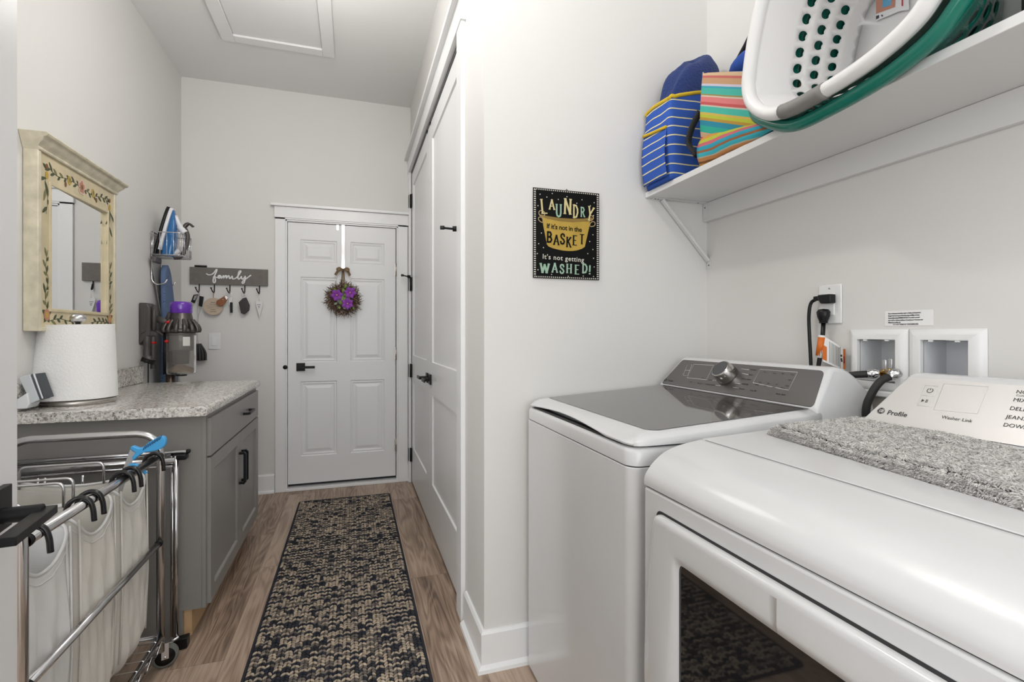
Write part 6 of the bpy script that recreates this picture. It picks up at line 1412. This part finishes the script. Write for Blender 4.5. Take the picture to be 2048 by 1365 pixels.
# product sticker inside the white basket
b = MB(); ST = [mat('sticker_paper', (.75, .76, .78), .4), mat('sticker_skin', (.5, .24, .17), .5), mat('sticker_blue', (.12, .35, .55), .5), mat('sticker_dark', (.05, .05, .06), .5), mat('sticker_red', (.55, .03, .05), .5)]
xs_ = 1.318
def sq(pts, m, d): b.add([(xs_ - d, *aX(px, py, xs_ - d)[1:]) for px, py in pts], [tuple(range(len(pts)))], m)
sq([(1752, -60), (1818, -60), (1818, 20), (1800, 22), (1752, 42)], ST[0], 0); sq([(1752, -60), (1795, -60), (1790, 14), (1752, 28)], ST[1], .0006); sq([(1768, -40), (1786, -40), (1782, 10), (1764, 16)], ST[2], .001); sq([(1804, -60), (1807, -60), (1806, 12), (1803, 12)], ST[4], .001); sq([(1752, 32), (1758, 30), (1758, 36), (1752, 39)], ST[3], .001); sq([(1762, 30), (1765, 29), (1766, 33), (1763, 33)], ST[3], .001)
b.build('sticker', tw)

# dark fabric bin further along the shelf
DB = mat('dark_bin_fabric', (.028, .025, .022), .9, bump=(200, .4, .002))
b = MB(); b.box(1.20, 1.405, .15, .60, SZ1 + .001, SZ1 + .30, DB); b.build('storage_bin', label='dark brown fabric bin on the shelf right of the green basket', cat='bin', bevel=.01)

# ================================================================== OUTLET, CORDS, TAG
ol = thing('wall_outlet', 'white wall outlet with two black plugs above the washer', 'outlet', (XR, 1.164, 1.24))
oy0, oy1, oz0, oz1 = 1.126, 1.204, 1.242, 1.363; oc = (oy0 + oy1) / 2
MB().box(XR - .006, XR - .0005, oy0, oy1, oz0, oz1, WHITEPL).build('plate', ol, bevel=.003)
MB().box(XR - .009, XR - .005, oc - .017, oc + .017, 1.268, 1.336, MATS['switch_white']).build('receptacle', ol, bevel=.001)
MB().lathe((XR - .006, oc, 1.352), [(0, 0), (.003, 0), (.003, .001), (0, .001)], STEEL, 10, axis=(-1, 0, 0), caps=False).build('screw', ol)
pc1 = thing('power_cord', 'black cord from the upper plug down behind the washer', 'power cord', (XR - .03, 1.18, 1.0))
b = MB(); z1_ = 1.318; b.prism([(-.024, -.014), (.010, -.014), (.020, .002), (.020, .014), (-.024, .014)][::1], (XR - .009, oc, z1_), (0, 1, 0), (0, 0, 1), (-.024, 0, 0), BLKPL)
b.obox((XR - .02, oc + .028, z1_ + .004), (.008, 0, 0), (0, .012, 0), (0, 0, .007), BLKPL); b.build('plug', pc1, bevel=.003)
b = MB(); b.tube(crom([(XR - .02, oc + .034, z1_ + .002), (XR - .024, oc + .05, z1_ - .01), (XR - .028, oc + .054, z1_ - .05), (XR - .03, oc + .05, 1.2), (XR - .034, oc + .042, 1.12), (XR - .03, oc + .04, .95), (XR - .03, oc + .04, .6)], 6), .0052, BLKPL, 10); b.build('cord', pc1)
pc2 = thing('power_cord', 'black cord from the lower plug with an orange and white warning tag', 'power cord', (XR - .03, 1.16, 1.0))
b = MB(); b.lathe((XR - .026, oc + .004, 1.243), [(.009, 0), (.011, .004), (.017, .02), (.019, .035), (.014, .043), (0, .045)], BLKPL, 16, caps=False)
for z_ in (1.244, 1.249): b.lathe((XR - .026, oc + .004, z_), [(.0125, 0), (.0125, .003)], BLKPL, 14)
b.build('plug', pc2)
b = MB(); b.tube([(XR - .026, oc + .004, 1.245), (XR - .028, oc + .006, 1.19), (XR - .032, oc + .018, 1.10), (XR - .03, oc + .02, .6)], .0065, BLKPL, 10); b.build('cord', pc2)
TAGO = mat('tag_orange', (.62, .14, .01), .5); TAGW = mat('tag_white', (.78, .78, .77), .4)
b = MB(); cy1, cy2 = oc + .008, oc + .015
b.tube([(XR - .028, cy1, 1.206), (XR - .031, cy2, 1.136)], .0098, TAGW, 14); b.tube([(XR - .0283, cy1, 1.200), (XR - .0308, cy2, 1.142)], .0101, TAGO, 14)
def tagf(u, v): return (XR - .030 + .014 * math.sin(u * 3.6) + .010 * u, cy2 - .012 - .072 * u, 1.146 - .012 * u + (v - .5) * .062 + .018 * (1 - u) * (v > .5) - .014 * math.sin(u * 2.5) + .01)
b.grid(tagf, 20, 8, TAGW); b.grid(lambda u, v: np.array(tagf(.82 + .17 * u, .03 + .94 * v)) - (.0008, 0, 0), 6, 4, TAGO); b.grid(lambda u, v: np.array(tagf(.0 + .12 * u, .1 + .45 * v)) - (.0008, 0, 0), 6, 4, TAGO)
for k in range(9):
    u0 = .2 + k * .045; b.tube([np.array(tagf(u0, v)) - (.0008, 0, 0) for v in np.linspace(.1, .9, 8)], .0005, INKD, 4)
b.tube([np.array(tagf(.62, v)) - (.0009, 0, 0) for v in np.linspace(.03, .97, 6)], .0005, INKD, 4)
for p in [tagf(.71, .5), tagf(.73, .42), tagf(.70, .58)]: b.ball(np.array(p) - (.001, 0, 0), .001, .0035, .0035, INKD, 8, 5)
for a in (.86, .9, .94): b.tube([np.array(tagf(a, v)) - (.0014, 0, 0) for v in np.linspace(.3, .62, 4)], .0006, mat('tag_print_red', (.25, .03, .01), .5), 4)
b.build('warning_tag', pc2, label='orange and white warning tag')

# ================================================================== NOTICE, VALVE BOXES, HOSES
nt_ = thing('notice', 'small white printed notice stuck to the wall above the valve boxes', 'notice', (XR, .94, 1.233))
MB().box(XR - .0012, XR - .0002, .879, 1.0, 1.232, 1.273, PAPER).build('paper', nt_)
b = MB()
for i, L in enumerate(('If you notice any standing water or leaks, as the person', 'living in the home you have the responsibility to have', 'the problem fixed IMMEDIATELY in order to avoid', 'any mold or other problems. Consult your Homeowner', 'Maintenance Manual.')): b.text(L, (XR - .0016, .991, 1.2645 - i * .0062), (0, -1, 0), (0, 0, 1), .0051, INKD, .0, bold=.03, space=.78)
b.text('DO NOT REMOVE THIS REMINDER', (XR - .0016, .978, 1.2345), (0, -1, 0), (0, 0, 1), .0048, INKD, .0, bold=.03, space=.84); b.build('lettering', nt_)
GREYB = mat('box_inside_grey', (.72, .73, .75), .5)
def vbox(name, label, y0, y1, cy0, cy1, cz0, cz1, zb, zt):
    t = thing(name, label, 'valve box', (XR, (y0 + y1) / 2, zb)); b = MB(); t_ = .014
    xf = XR - t_
    # bevelled frame around the opening
    oP = [(y0, zb), (y1, zb), (y1, zt), (y0, zt)]; iP = [(y0 + .014, zb + .014), (y1 - .014, zb + .014), (y1 - .014, zt - .014), (y0 + .014, zt - .014)]; hP = [(cy0, cz0), (cy1, cz0), (cy1, cz1), (cy0, cz1)]
    L = [[(XR - .0005, *p) for p in oP], [(XR - .005, *p) for p in oP], [(xf, *p) for p in iP], [(xf, *p) for p in hP], [(XR + .002, *p) for p in hP]]
    vs = [p for l in L for p in l]; b.add(vs, [(i * 4 + k, i * 4 + (k + 1) % 4, (i + 1) * 4 + (k + 1) % 4, (i + 1) * 4 + k) for i in range(4) for k in range(4)], WHITEPL); b.build('frame', t, bevel=.0015)
    b = MB(); d = XR + .085; e_ = .0015; hI = [(cy0 + e_, cz0 + e_), (cy1 - e_, cz0 + e_), (cy1 - e_, cz1 - e_), (cy0 + e_, cz1 - e_)]; h = [(XR - .001, *p) for p in hI]; k_ = [(d, *p) for p in hI]; b.add(h + k_, [(0, 1, 5, 4), (1, 2, 6, 5), (2, 3, 7, 6), (3, 0, 4, 7), (4, 5, 6, 7)], GREYB)
    for yy in (cy0 + .018, cy1 - .028): b.box(xf + .002, xf + .006, yy, yy + .01, cz1 - .004, cz1, WHITEPL)
    b.box(d - .004, d, cy0, cy0 + .03, cz0 + .055, cz0 + .057, WHITEPL); b.build('recess', t); return t
v1 = vbox('valve_box', 'white recessed washer valve box holding two brass valves', .936, 1.099, *VY[1], VZ0, VZ1, 1.045, 1.223)
v2 = vbox('valve_box', 'white recessed valve box right of the one with the hoses', .764, .934, *VY[0], VZ0, VZ1, 1.045, 1.223)
b = MB(); b.box(XR - .03, XR - .014, .945, 1.09, 1.035, 1.052, WHITEPL); b.box(XR - .012, XR - .001, .95, 1.085, .98, 1.045, mat('dusty_panel', (.5, .47, .42), .6)); b.build('lower_lip', v1, bevel=.004)
b = MB(); b.lathe((XR + .03, .882, VZ0), [(0, .012), (.018, .012), (.02, .006), (.02, 0)], mat('blue_cap', (.08, .19, .45), .5), 16, caps=False); b.lathe((XR + .03, .850, VZ0), [(0, .010), (.012, .010), (.014, 0)], MATS['blue_cap'], 16, caps=False); b.build('pipe_caps', v2)
BRASS = mat('brass', (.55, .36, .12), .3, metal=1)
for i, (px, py, hx_, hy_, lab) in enumerate(((1747, 748, 1769, 738, 'black hose on the left brass valve running behind the washer'), (1788, 749, 1781, 738, 'black hose on the right brass valve curving down behind the dryer'))):
    xh = XR - .045; p = np.array(aX(px, py, xh)); n2 = np.array(aX(hx_, hy_, XR - .005))
    b = MB(); b.tube([(XR + .02, n2[1] - .004, p[2] + .002), (XR - .02, n2[1] + .002, p[2])], .008, BRASS, 12); b.tube([(XR - .02, n2[1] + .002, p[2]), tuple(p)], .009, BRASS, 12); b.lathe((XR - .004, n2[1], p[2] - .012), [(.006, 0), (.009, .004), (.009, .02), (.006, .024)], BRASS, 10); b.build('valve', v1, label='brass valve')
    b = MB(); b.obox((XR - .008, n2[1] - .002, p[2] + .024), (.002, 0, 0), (0, .0055, 0), (0, 0, .015), STEEL); b.build('valve_handle', v1, bevel=.002)
    h = thing('water_hose', lab, 'hose', (xh, p[1], .5)); axd = np.array([-.75, .62, -.1]) if i == 0 else np.array([-.8, .25, -.45])
    axd = axd / np.linalg.norm(axd)
    b = MB(); b.lathe(p, [(.0, -.012), (.0135, -.012), (.0145, -.008), (.0145, .004), (.011, .008), (.0105, .016)], CHROME, 16, axis=axd, caps=False); b.build('coupling', h)
    b = MB(); q = p + axd * .012
    if i == 0: P_ = [q, q + axd * .03 + (0, .01, -.002), q + (-.035, .065, -.022), q + (-.03, .10, -.09), q + (.005, .12, -.25), q + (.01, .12, -.5)]
    else: P_ = [q, q + axd * .03, q + (-.045, .018, -.05), q + (-.05, .028, -.10), q + (-.03, .028, -.2), q + (-.01, .02, -.5)]
    b.tube(crom(P_, 7), .0098, RUBBER, 14); b.build('hose', h)
